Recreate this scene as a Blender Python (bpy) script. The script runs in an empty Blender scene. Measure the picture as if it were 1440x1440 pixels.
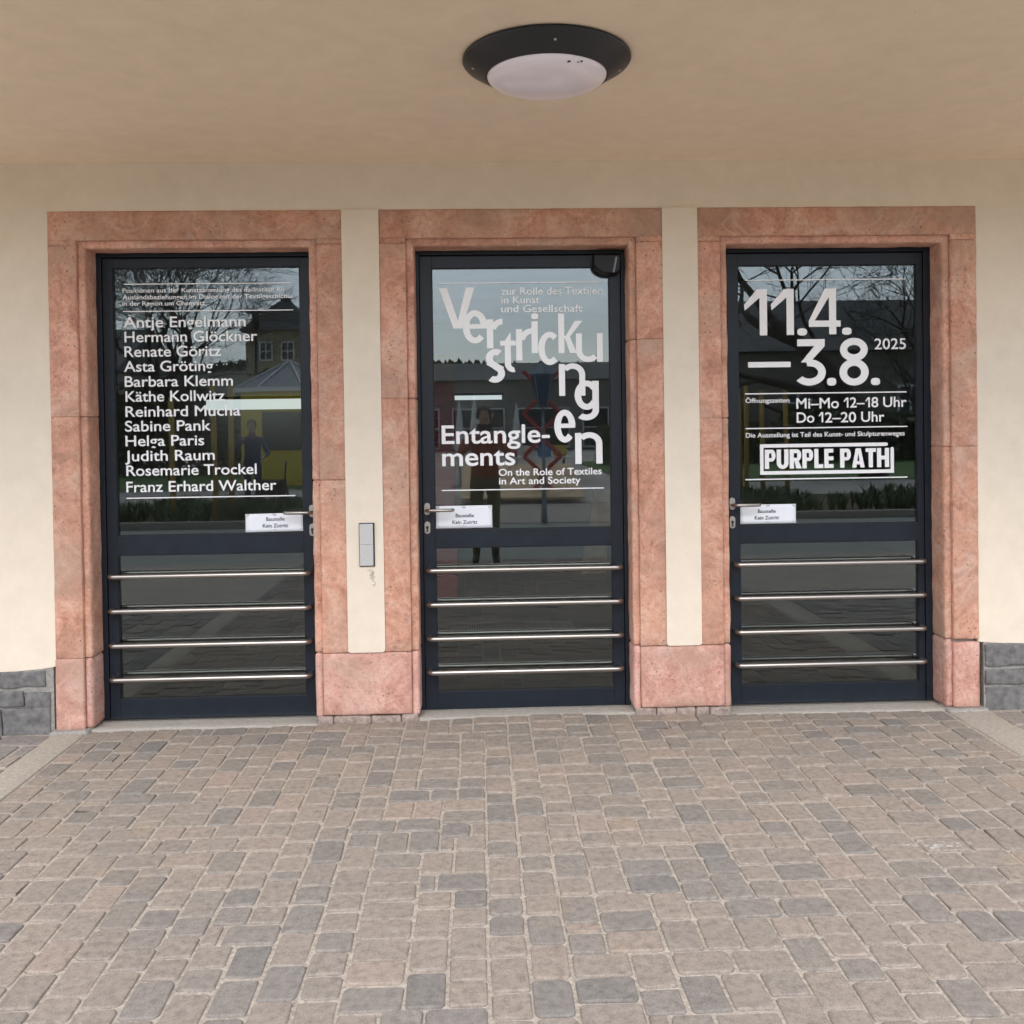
import bpy, bmesh, math, random
from mathutils import Vector, Matrix, noise
rnd = random.Random(7)
C = bpy.context.scene
COL = C.collection
R = math.radians

# ------------------------------------------------------------------ camera
cam = bpy.data.objects.new('camera', bpy.data.cameras.new('camera'))
COL.objects.link(cam)
rx_, ux_, fx_ = Vector((.99928, -.03521, -.01418)), Vector((.01464, .01271, .99981)), Vector((.03506, .99930, -.01321))
m3 = Matrix((rx_, ux_, -fx_)).transposed()
cam.matrix_world = Matrix.Translation((0, -4.70, 1.47)) @ m3.to_4x4()
cam.data.sensor_width = 36
cam.data.lens = 1330 / 1440 * 36
cam.data.shift_y = -102 / 1440
cam.data.clip_start = .02
cam.data.clip_end = 3000
C.camera = cam

# ------------------------------------------------------------------ world, sun, exposure
SUN_EL, SUN_AZ = R(52), R(187)          # azimuth clockwise from +Y: the sun stands behind the camera, a little to the left
W = bpy.data.worlds.new('World'); C.world = W; W.use_nodes = True
nt = W.node_tree; N = nt.nodes; L = nt.links
N.clear()
out = N.new('ShaderNodeOutputWorld'); bg = N.new('ShaderNodeBackground')
sky = N.new('ShaderNodeTexSky'); sky.sky_type = 'NISHITA'; sky.sun_disc = False
sky.sun_elevation = SUN_EL; sky.sun_rotation = SUN_AZ
sky.air_density = 1.0; sky.dust_density = 2.0; sky.ozone_density = 1.0
hsv = N.new('ShaderNodeHueSaturation'); hsv.inputs['Saturation'].default_value = .42
tc = N.new('ShaderNodeTexCoord'); mp = N.new('ShaderNodeMapping'); mp.inputs['Scale'].default_value = (1.2, 1.2, 5.0)
nz = N.new('ShaderNodeTexNoise'); nz.inputs['Scale'].default_value = 1.6; nz.inputs['Detail'].default_value = 6; nz.inputs['Roughness'].default_value = .55
cr = N.new('ShaderNodeValToRGB')
cr.color_ramp.elements[0].position = .3; cr.color_ramp.elements[0].color = (.70, .74, .80, 1)
cr.color_ramp.elements[1].position = .72; cr.color_ramp.elements[1].color = (1.12, 1.12, 1.12, 1)
mul = N.new('ShaderNodeMix'); mul.data_type = 'RGBA'; mul.blend_type = 'MULTIPLY'; mul.inputs[0].default_value = 1
L.new(sky.outputs[0], hsv.inputs['Color']); L.new(tc.outputs['Generated'], mp.inputs[0]); L.new(mp.outputs[0], nz.inputs[0])
L.new(nz.outputs[0], cr.inputs[0]); L.new(hsv.outputs[0], mul.inputs[6]); L.new(cr.outputs[0], mul.inputs[7])
L.new(mul.outputs[2], bg.inputs[0]); bg.inputs[1].default_value = .15
L.new(bg.outputs[0], out.inputs[0])

sd = bpy.data.lights.new('sun', 'SUN'); sd.energy = .50; sd.angle = R(40); sd.color = (1, .945, .87)
sun = bpy.data.objects.new('sun', sd); COL.objects.link(sun)
sdir = Vector((math.sin(SUN_AZ) * math.cos(SUN_EL), math.cos(SUN_AZ) * math.cos(SUN_EL), math.sin(SUN_EL)))
sun.rotation_euler = sdir.to_track_quat('Z', 'Y').to_euler()
C.view_settings.view_transform = 'Standard'; C.view_settings.look = 'None'
C.view_settings.exposure = 1.40
C.view_settings.gamma = 1
C.render.engine = 'CYCLES'
C.cycles.max_bounces = 10; C.cycles.diffuse_bounces = 6; C.cycles.transparent_max_bounces = 12

# ------------------------------------------------------------------ materials
def new_mat(name):
    m = bpy.data.materials.new(name); m.use_nodes = True
    nt = m.node_tree
    return m, nt, nt.nodes['Principled BSDF']

def simple(name, col, rough=.5, metal=0., bump=0., bscale=60., var=0., spec=.5):
    m, nt, p = new_mat(name)
    p.inputs['Base Color'].default_value = (*col, 1); p.inputs['Roughness'].default_value = rough; p.inputs['Metallic'].default_value = metal
    p.inputs['Specular IOR Level'].default_value = spec
    if bump or var:
        tc = nt.nodes.new('ShaderNodeTexCoord'); n = nt.nodes.new('ShaderNodeTexNoise')
        n.inputs['Scale'].default_value = bscale; n.inputs['Detail'].default_value = 6
        nt.links.new(tc.outputs['Object'], n.inputs[0])
        if bump:
            b = nt.nodes.new('ShaderNodeBump'); b.inputs['Strength'].default_value = bump; b.inputs['Distance'].default_value = .01
            nt.links.new(n.outputs[0], b.inputs['Height']); nt.links.new(b.outputs[0], p.inputs['Normal'])
        if var:
            cr = nt.nodes.new('ShaderNodeValToRGB')
            cr.color_ramp.elements[0].position = .3; cr.color_ramp.elements[1].position = .7
            cr.color_ramp.elements[0].color = (*[c * (1 - var) for c in col], 1); cr.color_ramp.elements[1].color = (*[min(1, c * (1 + var)) for c in col], 1)
            nt.links.new(n.outputs[0], cr.inputs[0]); nt.links.new(cr.outputs[0], p.inputs['Base Color'])
    return m

def ramp(nt, src, stops, interp='LINEAR'):
    r = nt.nodes.new('ShaderNodeValToRGB'); cr = r.color_ramp; cr.interpolation = interp
    while len(cr.elements) < len(stops): cr.elements.new(.5)
    for e, (p, c) in zip(cr.elements, stops):
        e.position = p; e.color = (*c, 1) if len(c) == 3 else c
    nt.links.new(src, r.inputs[0]); return r.outputs[0]

def tex(nt, co, scale, detail=5, rough=.5, kind='N', dist=0.):
    if kind == 'N':
        n = nt.nodes.new('ShaderNodeTexNoise'); n.inputs['Detail'].default_value = detail; n.inputs['Roughness'].default_value = rough; n.inputs['Distortion'].default_value = dist
    else:
        n = nt.nodes.new('ShaderNodeTexVoronoi')
    n.inputs['Scale'].default_value = scale; nt.links.new(co, n.inputs['Vector']); return n.outputs[0]

def mix(nt, fac, a, b, mode='MIX'):
    m = nt.nodes.new('ShaderNodeMix'); m.data_type = 'RGBA'; m.blend_type = mode
    for s, v in ((0, fac), (6, a), (7, b)):
        if isinstance(v, (int, float)): m.inputs[s].default_value = v
        elif isinstance(v, tuple): m.inputs[s].default_value = (*v, 1)
        else: nt.links.new(v, m.inputs[s])
    return m.outputs[2]

def bump(nt, p, h, strength, dist=.01, prev=None):
    b = nt.nodes.new('ShaderNodeBump'); b.inputs['Strength'].default_value = strength; b.inputs['Distance'].default_value = dist
    nt.links.new(h, b.inputs['Height'])
    if prev is not None: nt.links.new(prev, b.inputs['Normal'])
    nt.links.new(b.outputs[0], p.inputs['Normal']); return b.outputs[0]

def stone_mat(name, a, b, c):
    m, nt, p = new_mat(name)
    tc = nt.nodes.new('ShaderNodeTexCoord'); co = tc.outputs['Object']
    geo = nt.nodes.new('ShaderNodeNewGeometry')
    add = nt.nodes.new('ShaderNodeVectorMath'); add.operation = 'MULTIPLY_ADD'
    comb = nt.nodes.new('ShaderNodeCombineXYZ')
    for i in range(3): nt.links.new(geo.outputs['Random Per Island'], comb.inputs[i])
    nt.links.new(comb.outputs[0], add.inputs[0]); add.inputs[1].default_value = (9, 17, 5); nt.links.new(co, add.inputs[2])
    co = add.outputs[0]
    big = tex(nt, co, 5.5, 9, .7, dist=.9)
    base = ramp(nt, big, [(.30, a), (.5, b), (.70, c)])
    isl = ramp(nt, geo.outputs['Random Per Island'], [(0, (.86, .87, .86)), (.5, (1, .98, .96)), (1, (1.1, 1.1, 1.14))])
    base = mix(nt, 1., base, isl, 'MULTIPLY')
    sp = tex(nt, co, 55, 4, .7)
    base = mix(nt, 1., base, ramp(nt, sp, [(.32, (.77, .74, .73)), (.48, (1, 1, 1)), (.64, (1.1, 1.1, 1.1))]), 'MULTIPLY')
    fine = tex(nt, co, 240, 2, .6)
    base = mix(nt, 1., base, ramp(nt, fine, [(.34, (.82, .80, .79)), (.5, (1, 1, 1)), (.66, (1.08, 1.09, 1.1))]), 'MULTIPLY')
    # grey weathering
    w = tex(nt, co, 2.3, 6, .65)
    base = mix(nt, ramp(nt, w, [(.46, (0, 0, 0)), (.64, (.55, .55, .55))]), base, (.42, .295, .225))
    # pale hairline veins
    v = tex(nt, co, 1.7, 3, .5, dist=1.2)
    base = mix(nt, ramp(nt, v, [(.488, (0, 0, 0)), (.497, (.32, .32, .32)), (.503, (.32, .32, .32)), (.512, (0, 0, 0))]), base, (.66, .46, .38))
    # pits
    vo = nt.nodes.new('ShaderNodeTexVoronoi'); vo.inputs['Scale'].default_value = 42; nt.links.new(co, vo.inputs['Vector'])
    pitm = tex(nt, co, 7, 3)
    pit = ramp(nt, vo.outputs[0], [(.10, (1, 1, 1)), (.19, (0, 0, 0))])
    pit = mix(nt, 1., pit, ramp(nt, pitm, [(.52, (0, 0, 0)), (.62, (1, 1, 1))]), 'MULTIPLY')
    base = mix(nt, pit, base, (.16, .085, .065))
    nt.links.new(base, p.inputs['Base Color']); p.inputs['Roughness'].default_value = .88
    p.inputs['Specular IOR Level'].default_value = .25
    n1 = bump(nt, p, sp, .35, .006); n2 = bump(nt, p, fine, .25, .003, n1)
    inv = nt.nodes.new('ShaderNodeInvert'); nt.links.new(pit, inv.inputs[1])
    bump(nt, p, inv.outputs[0], .5, .006, n2)
    return m

def plaster_mat(name, col, dirt=(.55, .48, .40)):
    m, nt, p = new_mat(name)
    tc = nt.nodes.new('ShaderNodeTexCoord'); co = tc.outputs['Object']
    big = tex(nt, co, .9, 4, .5)
    base = ramp(nt, big, [(.3, tuple(c * .955 for c in col)), (.7, tuple(min(.9, c * 1.03) for c in col))])
    mid = tex(nt, co, 9, 5, .6)
    base = mix(nt, 1., base, ramp(nt, mid, [(.3, (.945, .94, .93)), (.7, (1.02, 1.02, 1.02))]), 'MULTIPLY')
    st = tex(nt, co, 3.1, 7, .7)
    base = mix(nt, ramp(nt, st, [(.60, (0, 0, 0)), (.78, (.24, .24, .24))]), base, dirt)
    vo = nt.nodes.new('ShaderNodeTexVoronoi'); vo.inputs['Scale'].default_value = 5; nt.links.new(co, vo.inputs['Vector'])
    base = mix(nt, ramp(nt, vo.outputs[0], [(.012, (.6, .6, .6)), (.02, (0, 0, 0))]), base, (.2, .15, .12))
    nt.links.new(base, p.inputs['Base Color']); p.inputs['Roughness'].default_value = .9; p.inputs['Specular IOR Level'].default_value = .2
    f = tex(nt, co, 210, 3, .6); n1 = bump(nt, p, f, .22, .002)
    g = tex(nt, co, 11, 5, .6); bump(nt, p, g, .32, .014, n1)
    return m

def paver_mat(name, stops, splash=False):
    m, nt, p = new_mat(name)
    tc = nt.nodes.new('ShaderNodeTexCoord'); co = tc.outputs['Object']
    geo = nt.nodes.new('ShaderNodeNewGeometry')
    base = ramp(nt, geo.outputs['Random Per Island'], stops)
    reg = tex(nt, co, 1.1, 3, .5)
    base = mix(nt, ramp(nt, reg, [(.35, (0, 0, 0)), (.7, (.5, .5, .5))]), base, (.272, .228, .190))
    sp = tex(nt, co, 38, 6, .65)
    base = mix(nt, 1., base, ramp(nt, sp, [(.3, (.72, .72, .72)), (.5, (1, 1, 1)), (.7, (1.2, 1.19, 1.17))]), 'MULTIPLY')
    gr = tex(nt, co, 330, 3, .7)
    base = mix(nt, 1., base, ramp(nt, gr, [(.3, (.66, .65, .64)), (.5, (1, 1, 1)), (.7, (1.3, 1.29, 1.27))]), 'MULTIPLY')
    wh = tex(nt, co, 13, 5, .7)
    base = mix(nt, ramp(nt, wh, [(.62, (0, 0, 0)), (.74, (.45, .45, .45))]), base, (.44, .41, .37))
    # ochre sand stains
    oc = tex(nt, co, 2.1, 5, .7)
    base = mix(nt, ramp(nt, oc, [(.60, (0, 0, 0)), (.74, (.35, .35, .35))]), base, (.40, .29, .16))
    if splash:                                                 # spilt lime, a patch on these stones
        sub = nt.nodes.new('ShaderNodeVectorMath'); sub.operation = 'SUBTRACT'; sub.inputs[1].default_value = (1.56, -1.50, 0); nt.links.new(tc.outputs['Object'], sub.inputs[0])
        sc = nt.nodes.new('ShaderNodeVectorMath'); sc.operation = 'MULTIPLY'; sc.inputs[1].default_value = (2.3, 6.5, 0); nt.links.new(sub.outputs[0], sc.inputs[0])
        ln = nt.nodes.new('ShaderNodeVectorMath'); ln.operation = 'LENGTH'; nt.links.new(sc.outputs[0], ln.inputs[0])
        near = ramp(nt, ln.outputs['Value'], [(.05, (.44, .44, .44)), (1., (0, 0, 0))])
        sn = tex(nt, co, 30, 5, .72)
        s = mix(nt, 1., near, sn, 'ADD')
        base = mix(nt, ramp(nt, s, [(.90, (0, 0, 0)), (.98, (.72, .72, .72))]), base, (.52, .51, .49))
    nt.links.new(base, p.inputs['Base Color']); p.inputs['Roughness'].default_value = .9; p.inputs['Specular IOR Level'].default_value = .25
    n1 = bump(nt, p, sp, .35, .008); bump(nt, p, gr, .35, .0025, n1)
    return m

def glass_mat():
    m = bpy.data.materials.new('insulating glass'); m.use_nodes = True; nt = m.node_tree; n = nt.nodes; n.clear()
    o = n.new('ShaderNodeOutputMaterial'); mx = n.new('ShaderNodeMixShader'); tr = n.new('ShaderNodeBsdfTransparent'); gl = n.new('ShaderNodeBsdfGlossy')
    fr = n.new('ShaderNodeFresnel'); fr.inputs[0].default_value = 1.74
    tr.inputs[0].default_value = (.90, .92, .90, 1); gl.inputs['Color'].default_value = (.88, .96, 1, 1); gl.inputs['Roughness'].default_value = 0
    nt.links.new(fr.outputs[0], mx.inputs[0]); nt.links.new(tr.outputs[0], mx.inputs[1]); nt.links.new(gl.outputs[0], mx.inputs[2]); nt.links.new(mx.outputs[0], o.inputs[0])
    return m

M = {}
M['wall'] = plaster_mat('cream plaster', (.80, .692, .562))
M['ceiling'] = plaster_mat('bounce lit ceiling plaster', (.87, .725, .56))  # same paint as the wall; warm bounced light is put into its colour
M['stone'] = stone_mat('red porphyry', (.42, .205, .14), (.63, .335, .235), (.74, .475, .36))
M['stone_base'] = stone_mat('red porphyry base', (.44, .215, .17), (.60, .335, .27), (.70, .46, .385))
M['slate'] = simple('slate rubble', (.155, .15, .145), .92, bump=1.0, bscale=26, var=.35)
M['mortar'] = simple('grey mortar', (.29, .272, .245), .95, bump=.5, bscale=70, var=.2)
M['rubble'] = simple('brown rubble', (.30, .235, .20), .95, bump=.6, bscale=45, var=.35)
M['concrete'] = simple('pale concrete', (.345, .315, .275), .92, bump=.3, bscale=60, var=.14)
M['sand'] = simple('joint sand', (.375, .325, .27), .97, bump=.6, bscale=90, var=.3)
M['paver'] = paver_mat('concrete pavers', [(0, (.18, .168, .155)), (.14, (.215, .197, .178)), (.4, (.255, .222, .190)), (.66, (.285, .238, .200)), (.85, (.262, .228, .195)), (1, (.315, .252, .208))], True)
M['paver_dark'] = paver_mat('slate pavers', [(0, (.17, .17, .17)), (.5, (.24, .23, .22)), (1, (.31, .28, .25))])
M['strip'] = simple('border strip stone', (.345, .31, .265), .93, bump=.35, bscale=50, var=.16)
M['frame'] = simple('anthracite lacquer', (.0105, .0155, .0235), .38, bump=.02, bscale=14, var=.16, spec=.34)
M['gasket'] = simple('black gasket', (.006, .006, .007), .6)
M['steel'] = simple('brushed stainless steel', (.44, .41, .38), .34, 1., bump=.03, bscale=400)
M['steel_plate'] = simple('satin steel plate', (.42, .395, .36), .48, 1., bump=.03, bscale=300)
M['keyhole'] = simple('dark keyhole', (.02, .02, .02), .5)
M['glass'] = glass_mat()
M['vinyl'] = simple('white vinyl', (.93, .925, .92), .28, spec=.7)
M['paper'] = simple('white paper', (.84, .86, .90), .7, bump=.05, bscale=20)
M['ink'] = simple('black ink', (.03, .03, .035), .8)
M['tape'] = simple('matt tape', (.55, .56, .58), .4)
M['black'] = simple('black plastic', (.004, .004, .005), .35, spec=.3)
M['lamp_ring'] = simple('anthracite lamp ring', (.018, .020, .024), .42, bump=.03, bscale=200)
M['opal'] = simple('opal diffuser', (.90, .845, .90), .12, spec=.5)
M['bark'] = simple('bark', (.055, .045, .036), .95, bump=.5, bscale=20, var=.4)
M['leaf'] = simple('leaf green', (.06, .10, .03), .7, var=.4, bscale=3)
M['lawn'] = simple('lawn', (.075, .15, .035), .95, bump=.4, bscale=30, var=.4)
M['soil'] = simple('planting soil', (.14, .10, .065), .97, bump=.6, bscale=14, var=.4)
M['gravel'] = simple('grey path', (.42, .39, .35), .95, bump=.2, bscale=12, var=.15)
M['ochre'] = simple('ochre render', (.33, .285, .175), .9, var=.12, bscale=2)
M['yellow'] = simple('yellow paint', (.72, .52, .03), .6, var=.1, bscale=2)
M['stake'] = simple('yellow stake timber', (.48, .31, .07), .8, var=.25, bscale=8)
M['timber'] = simple('spruce timber', (.58, .40, .21), .7, var=.25, bscale=6)
M['roof'] = simple('dark slate roof', (.075, .08, .085), .8, bump=.5, bscale=8, var=.25)
M['roofglass'] = simple('roof glazing', (.055, .10, .17), .55)
M['grey_render'] = simple('grey render', (.30, .28, .25), .9, var=.1, bscale=1)
M['white_paint'] = simple('white paint', (.78, .78, .76), .6)
M['window_dark'] = simple('window glass', (.03, .035, .04), .3)
M['fabric'] = simple('white parasol fabric', (.74, .74, .72), .9, var=.08, bscale=5)
M['red'] = simple('red boards', (.60, .04, .05), .55, var=.25, bscale=3)
M['hill'] = simple('wooded hill', (.035, .045, .035), 1., var=.4, bscale=.04)
M['room'] = simple('grey room walls', (.55, .53, .49), .9, var=.1, bscale=2)
M['room_floor'] = simple('dark floor', (.16, .145, .125), .5, var=.15, bscale=3)
M['mat'] = simple('ribbed grate', (.30, .33, .34), .5, var=.1, bscale=30)
M['lit'] = None
m, nt, p = new_mat('lit lamp tube'); p.inputs['Emission Color'].default_value = (.86, .95, 1, 1); p.inputs['Emission Strength'].default_value = .33; M['lit'] = m
M['skin'] = simple('skin', (.50, .31, .23), .6)
M['rust_shirt'] = simple('rust red jumper', (.38, .09, .05), .9, var=.15, bscale=9)
M['olive'] = simple('olive trousers', (.13, .12, .055), .9, var=.15, bscale=9)
M['navy'] = simple('navy jacket', (.025, .04, .13), .85, var=.2, bscale=9)
M['plum'] = simple('plum scarf', (.20, .04, .12), .9, var=.2, bscale=9)
M['hair'] = simple('dark hair', (.03, .02, .015), .7)
M['shoe'] = simple('dark shoes', (.03, .03, .03), .6)

# ------------------------------------------------------------------ mesh helpers
def obj(name, bm, mat, parent=None, smooth=False, bevel=0., seg=2):
    me = bpy.data.meshes.new(name)
    if isinstance(bm, bmesh.types.BMesh):
        bmesh.ops.recalc_face_normals(bm, faces=bm.faces) if not getattr(bm, '_keep', False) else None
        bm.to_mesh(me); bm.free()
    else:
        me.from_pydata(bm[0], [], bm[1]); me.update()
    for mm in (mat if isinstance(mat, (list, tuple)) else [mat]): me.materials.append(mm)
    o = bpy.data.objects.new(name, me); COL.objects.link(o)
    if parent is not None:
        o.parent = parent; o.matrix_parent_inverse = Matrix.Translation(parent.location).inverted()
    if smooth:
        for f in me.polygons: f.use_smooth = True
    if bevel:
        b = o.modifiers.new('Bevel', 'BEVEL'); b.width = bevel; b.segments = seg; b.limit_method = 'ANGLE'; b.angle_limit = R(35)
        for f in me.polygons: f.use_smooth = True
        w = o.modifiers.new('Wn', 'WEIGHTED_NORMAL'); w.keep_sharp = True
    return o

def thing(name, label, cat, loc=(0, 0, 0), group=None):
    o = bpy.data.objects.new(name, None); COL.objects.link(o); o.location = loc
    o.empty_display_size = .1
    tag(o, label, cat, group); return o

def tag(o, label, cat, group=None):
    o['label'] = label; o['category'] = cat
    if group: o['group'] = group
    return o

def kind(o, k): o['kind'] = k; return o

def box(bm, x0, x1, y0, y1, z0, z1):
    v = [bm.verts.new((x, y, z)) for x in (x0, x1) for y in (y0, y1) for z in (z0, z1)]
    for f in ((0, 1, 3, 2), (4, 6, 7, 5), (0, 4, 5, 1), (2, 3, 7, 6), (0, 2, 6, 4), (1, 5, 7, 3)): bm.faces.new([v[i] for i in f])
    return v

def prism(bm, pts, y0, y1):
    """polygon in X,Z pushed from y0 to y1"""
    a = [bm.verts.new((x, y0, z)) for x, z in pts]; b = [bm.verts.new((x, y1, z)) for x, z in pts]
    n = len(pts); bm.faces.new(a); bm.faces.new(b[::-1])
    for i in range(n): bm.faces.new((a[i], a[(i + 1) % n], b[(i + 1) % n], b[i]))

def rough_box(bm, x0, x1, y0, y1, z0, z1, cell=.035, amp=.0016, rad=.006, seed=0.):
    """a dressed stone: gridded box with softened, slightly worn edges"""
    nx, ny, nz_ = (max(2, min(60, round(abs(b - a) / cell))) for a, b in ((x0, x1), (y0, y1), (z0, z1)))
    cache = {}
    def coords(a, b, n):
        c = [a + (b - a) * i / n for i in range(n + 1)]
        r = min(rad * 1.2, abs(b - a) / n * .5)
        return [c[0], c[0] + r] + c[1:-1] + [c[-1] - r, c[-1]]
    X, Y, Zs = coords(x0, x1, nx), coords(y0, y1, ny), coords(z0, z1, nz_)
    def V(i, j, k):
        key = (i, j, k)
        if key in cache: return cache[key]
        p = Vector((X[i], Y[j], Zs[k]))
        e = [i in (0, len(X) - 1), j in (0, len(Y) - 1), k in (0, len(Zs) - 1)]
        q = p.copy()
        if sum(e) >= 2:
            wear = 1 + 1.3 * max(0, noise.noise(p * 9 + Vector((seed, 3, 1)))) + .8 * max(0, noise.noise(p * 27 + Vector((seed, 5, 1))))
            for ax, (lo, hi, at) in enumerate(((x0, x1, i == 0), (y0, y1, j == 0), (z0, z1, k == 0))):
                if e[ax]: q[ax] += (rad * .38 * wear) * (1 if at else -1)
        nv = Vector((noise.noise(p * 11 + Vector((seed, 0, 0))), noise.noise(p * 11 + Vector((0, seed, 7))), noise.noise(p * 11 + Vector((4, 0, seed)))))
        q += nv * amp
        cache[key] = bm.verts.new(q); return cache[key]
    I, J, K = len(X) - 1, len(Y) - 1, len(Zs) - 1
    for i in range(I):
        for j in range(J):
            bm.faces.new((V(i, j, 0), V(i, j + 1, 0), V(i + 1, j + 1, 0), V(i + 1, j, 0)))
            bm.faces.new((V(i, j, K), V(i + 1, j, K), V(i + 1, j + 1, K), V(i, j + 1, K)))
    for i in range(I):
        for k in range(K):
            bm.faces.new((V(i, 0, k), V(i + 1, 0, k), V(i + 1, 0, k + 1), V(i, 0, k + 1)))
            bm.faces.new((V(i, J, k), V(i, J, k + 1), V(i + 1, J, k + 1), V(i + 1, J, k)))
    for j in range(J):
        for k in range(K):
            bm.faces.new((V(0, j, k), V(0, j, k + 1), V(0, j + 1, k + 1), V(0, j + 1, k)))
            bm.faces.new((V(I, j, k), V(I, j + 1, k), V(I, j + 1, k + 1), V(I, j, k + 1)))

def tube(bm, pts, rad, n=10, cap=True):
    pts = [Vector(p) for p in pts]
    rads = rad if isinstance(rad, (list, tuple)) else [rad] * len(pts)
    rings = []; ref = None
    for i, p in enumerate(pts):
        t = (pts[min(i + 1, len(pts) - 1)] - pts[max(i - 1, 0)]).normalized()
        if ref is None: ref = Vector((0, 0, 1)) if abs(t.z) < .9 else Vector((1, 0, 0))
        a = t.cross(ref).normalized(); b = a.cross(t).normalized(); ref = b
        rings.append([bm.verts.new(p + (a * math.cos(2 * math.pi * k / n) + b * math.sin(2 * math.pi * k / n)) * rads[i]) for k in range(n)])
    for r0, r1 in zip(rings, rings[1:]):
        for k in range(n): bm.faces.new((r0[k], r0[(k + 1) % n], r1[(k + 1) % n], r1[k]))
    if cap: bm.faces.new(rings[0][::-1]); bm.faces.new(rings[-1])

def lathe(bm, prof, c, n=64, close=False):
    """profile of (r, z) turned about the vertical through c"""
    rings = []
    for r, z in prof:
        if r < 1e-5: rings.append([bm.verts.new((c[0], c[1], c[2] + z))] * n)
        else: rings.append([bm.verts.new((c[0] + r * math.cos(2 * math.pi * k / n), c[1] + r * math.sin(2 * math.pi * k / n), c[2] + z)) for k in range(n)])
    for a, b in zip(rings, rings[1:]):
        for k in range(n):
            f = []
            for v in (a[k], a[(k + 1) % n], b[(k + 1) % n], b[k]):
                if v not in f: f.append(v)
            if len(f) > 2: bm.faces.new(f)

# ------------------------------------------------------------------ ground
def gz(x, y):
    """the paving rises a few centimetres towards the middle of the wall"""
    return .030 * math.exp(-((x - .3) / .85) ** 2) * math.exp(min(0, y) / .9)

def sheet(name, x0, x1, y0, y1, z, mat, k='structure', nx=1, ny=1, fz=None):
    vs = []; fs = []
    for j in range(ny + 1):
        for i in range(nx + 1):
            x = x0 + (x1 - x0) * i / nx; y = y0 + (y1 - y0) * j / ny
            vs.append((x, y, z + (fz(x, y) if fz else 0)))
    for j in range(ny):
        for i in range(nx): fs.append((j * (nx + 1) + i, j * (nx + 1) + i + 1, (j + 1) * (nx + 1) + i + 1, (j + 1) * (nx + 1) + i))
    return kind(obj(name, (vs, fs), mat, smooth=True), k)

sheet('ground', -900, 900, -900, 8, -.045, M['gravel'])
sheet('joint_bed', -5, 6, -5.52, .25, -.0066, M['sand'], nx=110, ny=58, fz=gz)

def pavers(name, x0, x1, y0, y1, u, mat, seed, joint=.0072, rough=1., weights=None):
    r = random.Random(seed)
    nx, ny = int((x1 - x0) / u), int((y1 - y0) / u)
    used = [[False] * (ny + 1) for _ in range(nx + 1)]
    vs, fs = [], []
    opts = weights or [((3, 2), 34), ((2, 3), 36), ((2, 2), 34), ((1, 2), 2), ((2, 1), 3)]
    for j in range(ny):
        for i in range(nx):
            if used[i][j]: continue
            fit = [((a, b), w) for (a, b), w in opts if i + a <= nx and j + b <= ny and all(not used[i + p][j + q] for p in range(a) for q in range(b))]
            run = 0
            while i + run < nx and not used[i + run][j]: run += 1
            good = [f for f in fit if f[0][0] == run or run - f[0][0] > 1]
            if good and u < .06: fit = good
            if not fit: fit = [((1, 1), 1)]
            a, b = r.choices([f[0] for f in fit], [f[1] for f in fit])[0]
            for p in range(a):
                for q in range(b): used[i + p][j + q] = True
            X0, X1 = x0 + i * u + joint * .5, x0 + (i + a) * u - joint * .5
            # the joint bed is the same unit, y runs away from the wall
            Y1, Y0 = y1 - j * u - joint * .5, y1 - (j + b) * u + joint * .5
            cx, cy = (X0 + X1) / 2, (Y0 + Y1) / 2
            hx, hy = (X1 - X0) / 2 - r.uniform(0, .0022), (Y1 - Y0) / 2 - r.uniform(0, .0022)
            cr = min(hx, hy) * r.uniform(.15, .36); cx += r.gauss(0, .0014); cy += r.gauss(0, .0014)
            dz = r.uniform(-.0022, .0022) * rough; tx, ty = r.gauss(0, .010) * rough, r.gauss(0, .010) * rough
            an = r.gauss(0, .016)
            ring = []
            for q, (sx, sy) in enumerate(((1, 1), (-1, 1), (-1, -1), (1, -1))):
                c2 = cr * r.uniform(.6, 1.35)
                for s in range(4):
                    t = math.pi / 2 * (q + s / 3)
                    ring.append((sx * (hx - c2) + c2 * math.cos(t), sy * (hy - c2) + c2 * math.sin(t)))
            jig = [(r.gauss(0, .0011), r.gauss(0, .0011)) for _ in ring]
            b0 = len(vs); n = len(ring)
            for sc, z in ((1., -.03), (1., -.0060), (.985, -.0024), (None, 0.)):
                for (x, y), (jx, jy) in zip(ring, jig):
                    if sc is None:
                        d = math.hypot(x, y); k = max(.5, 1 - .0070 / d)
                    else: d = math.hypot(x, y); k = 1 - (.0018 / d if sc < 1 else 0)
                    X, Y = x * k + jx, y * k + jy
                    X, Y = X * math.cos(an) - Y * math.sin(an), X * math.sin(an) + Y * math.cos(an)
                    vs.append((cx + X, cy + Y, z + dz + tx * X + ty * Y + gz(cx, cy)))
            for l in range(3):
                for k in range(n): fs.append((b0 + l * n + k, b0 + l * n + (k + 1) % n, b0 + (l + 1) * n + (k + 1) % n, b0 + (l + 1) * n + k))
            fs.append(tuple(b0 + 3 * n + k for k in range(n)))
    o = obj(name, (vs, fs), mat); kind(o, 'structure')
    for f in o.data.polygons: f.use_smooth = len(f.vertices) == 4
    return o

pavers('paving', -1.935, 2.345, -5.5, .012, .0555, M['paver'], 5)
pavers('pavement', -3.6, -2.10, -3.0, -.02, .075, M['paver_dark'], 11, joint=.012, rough=1.6)
pavers('pavement', 2.56, 4.2, -3.0, -.02, .075, M['paver_dark'], 12, joint=.012, rough=1.6)

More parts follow.
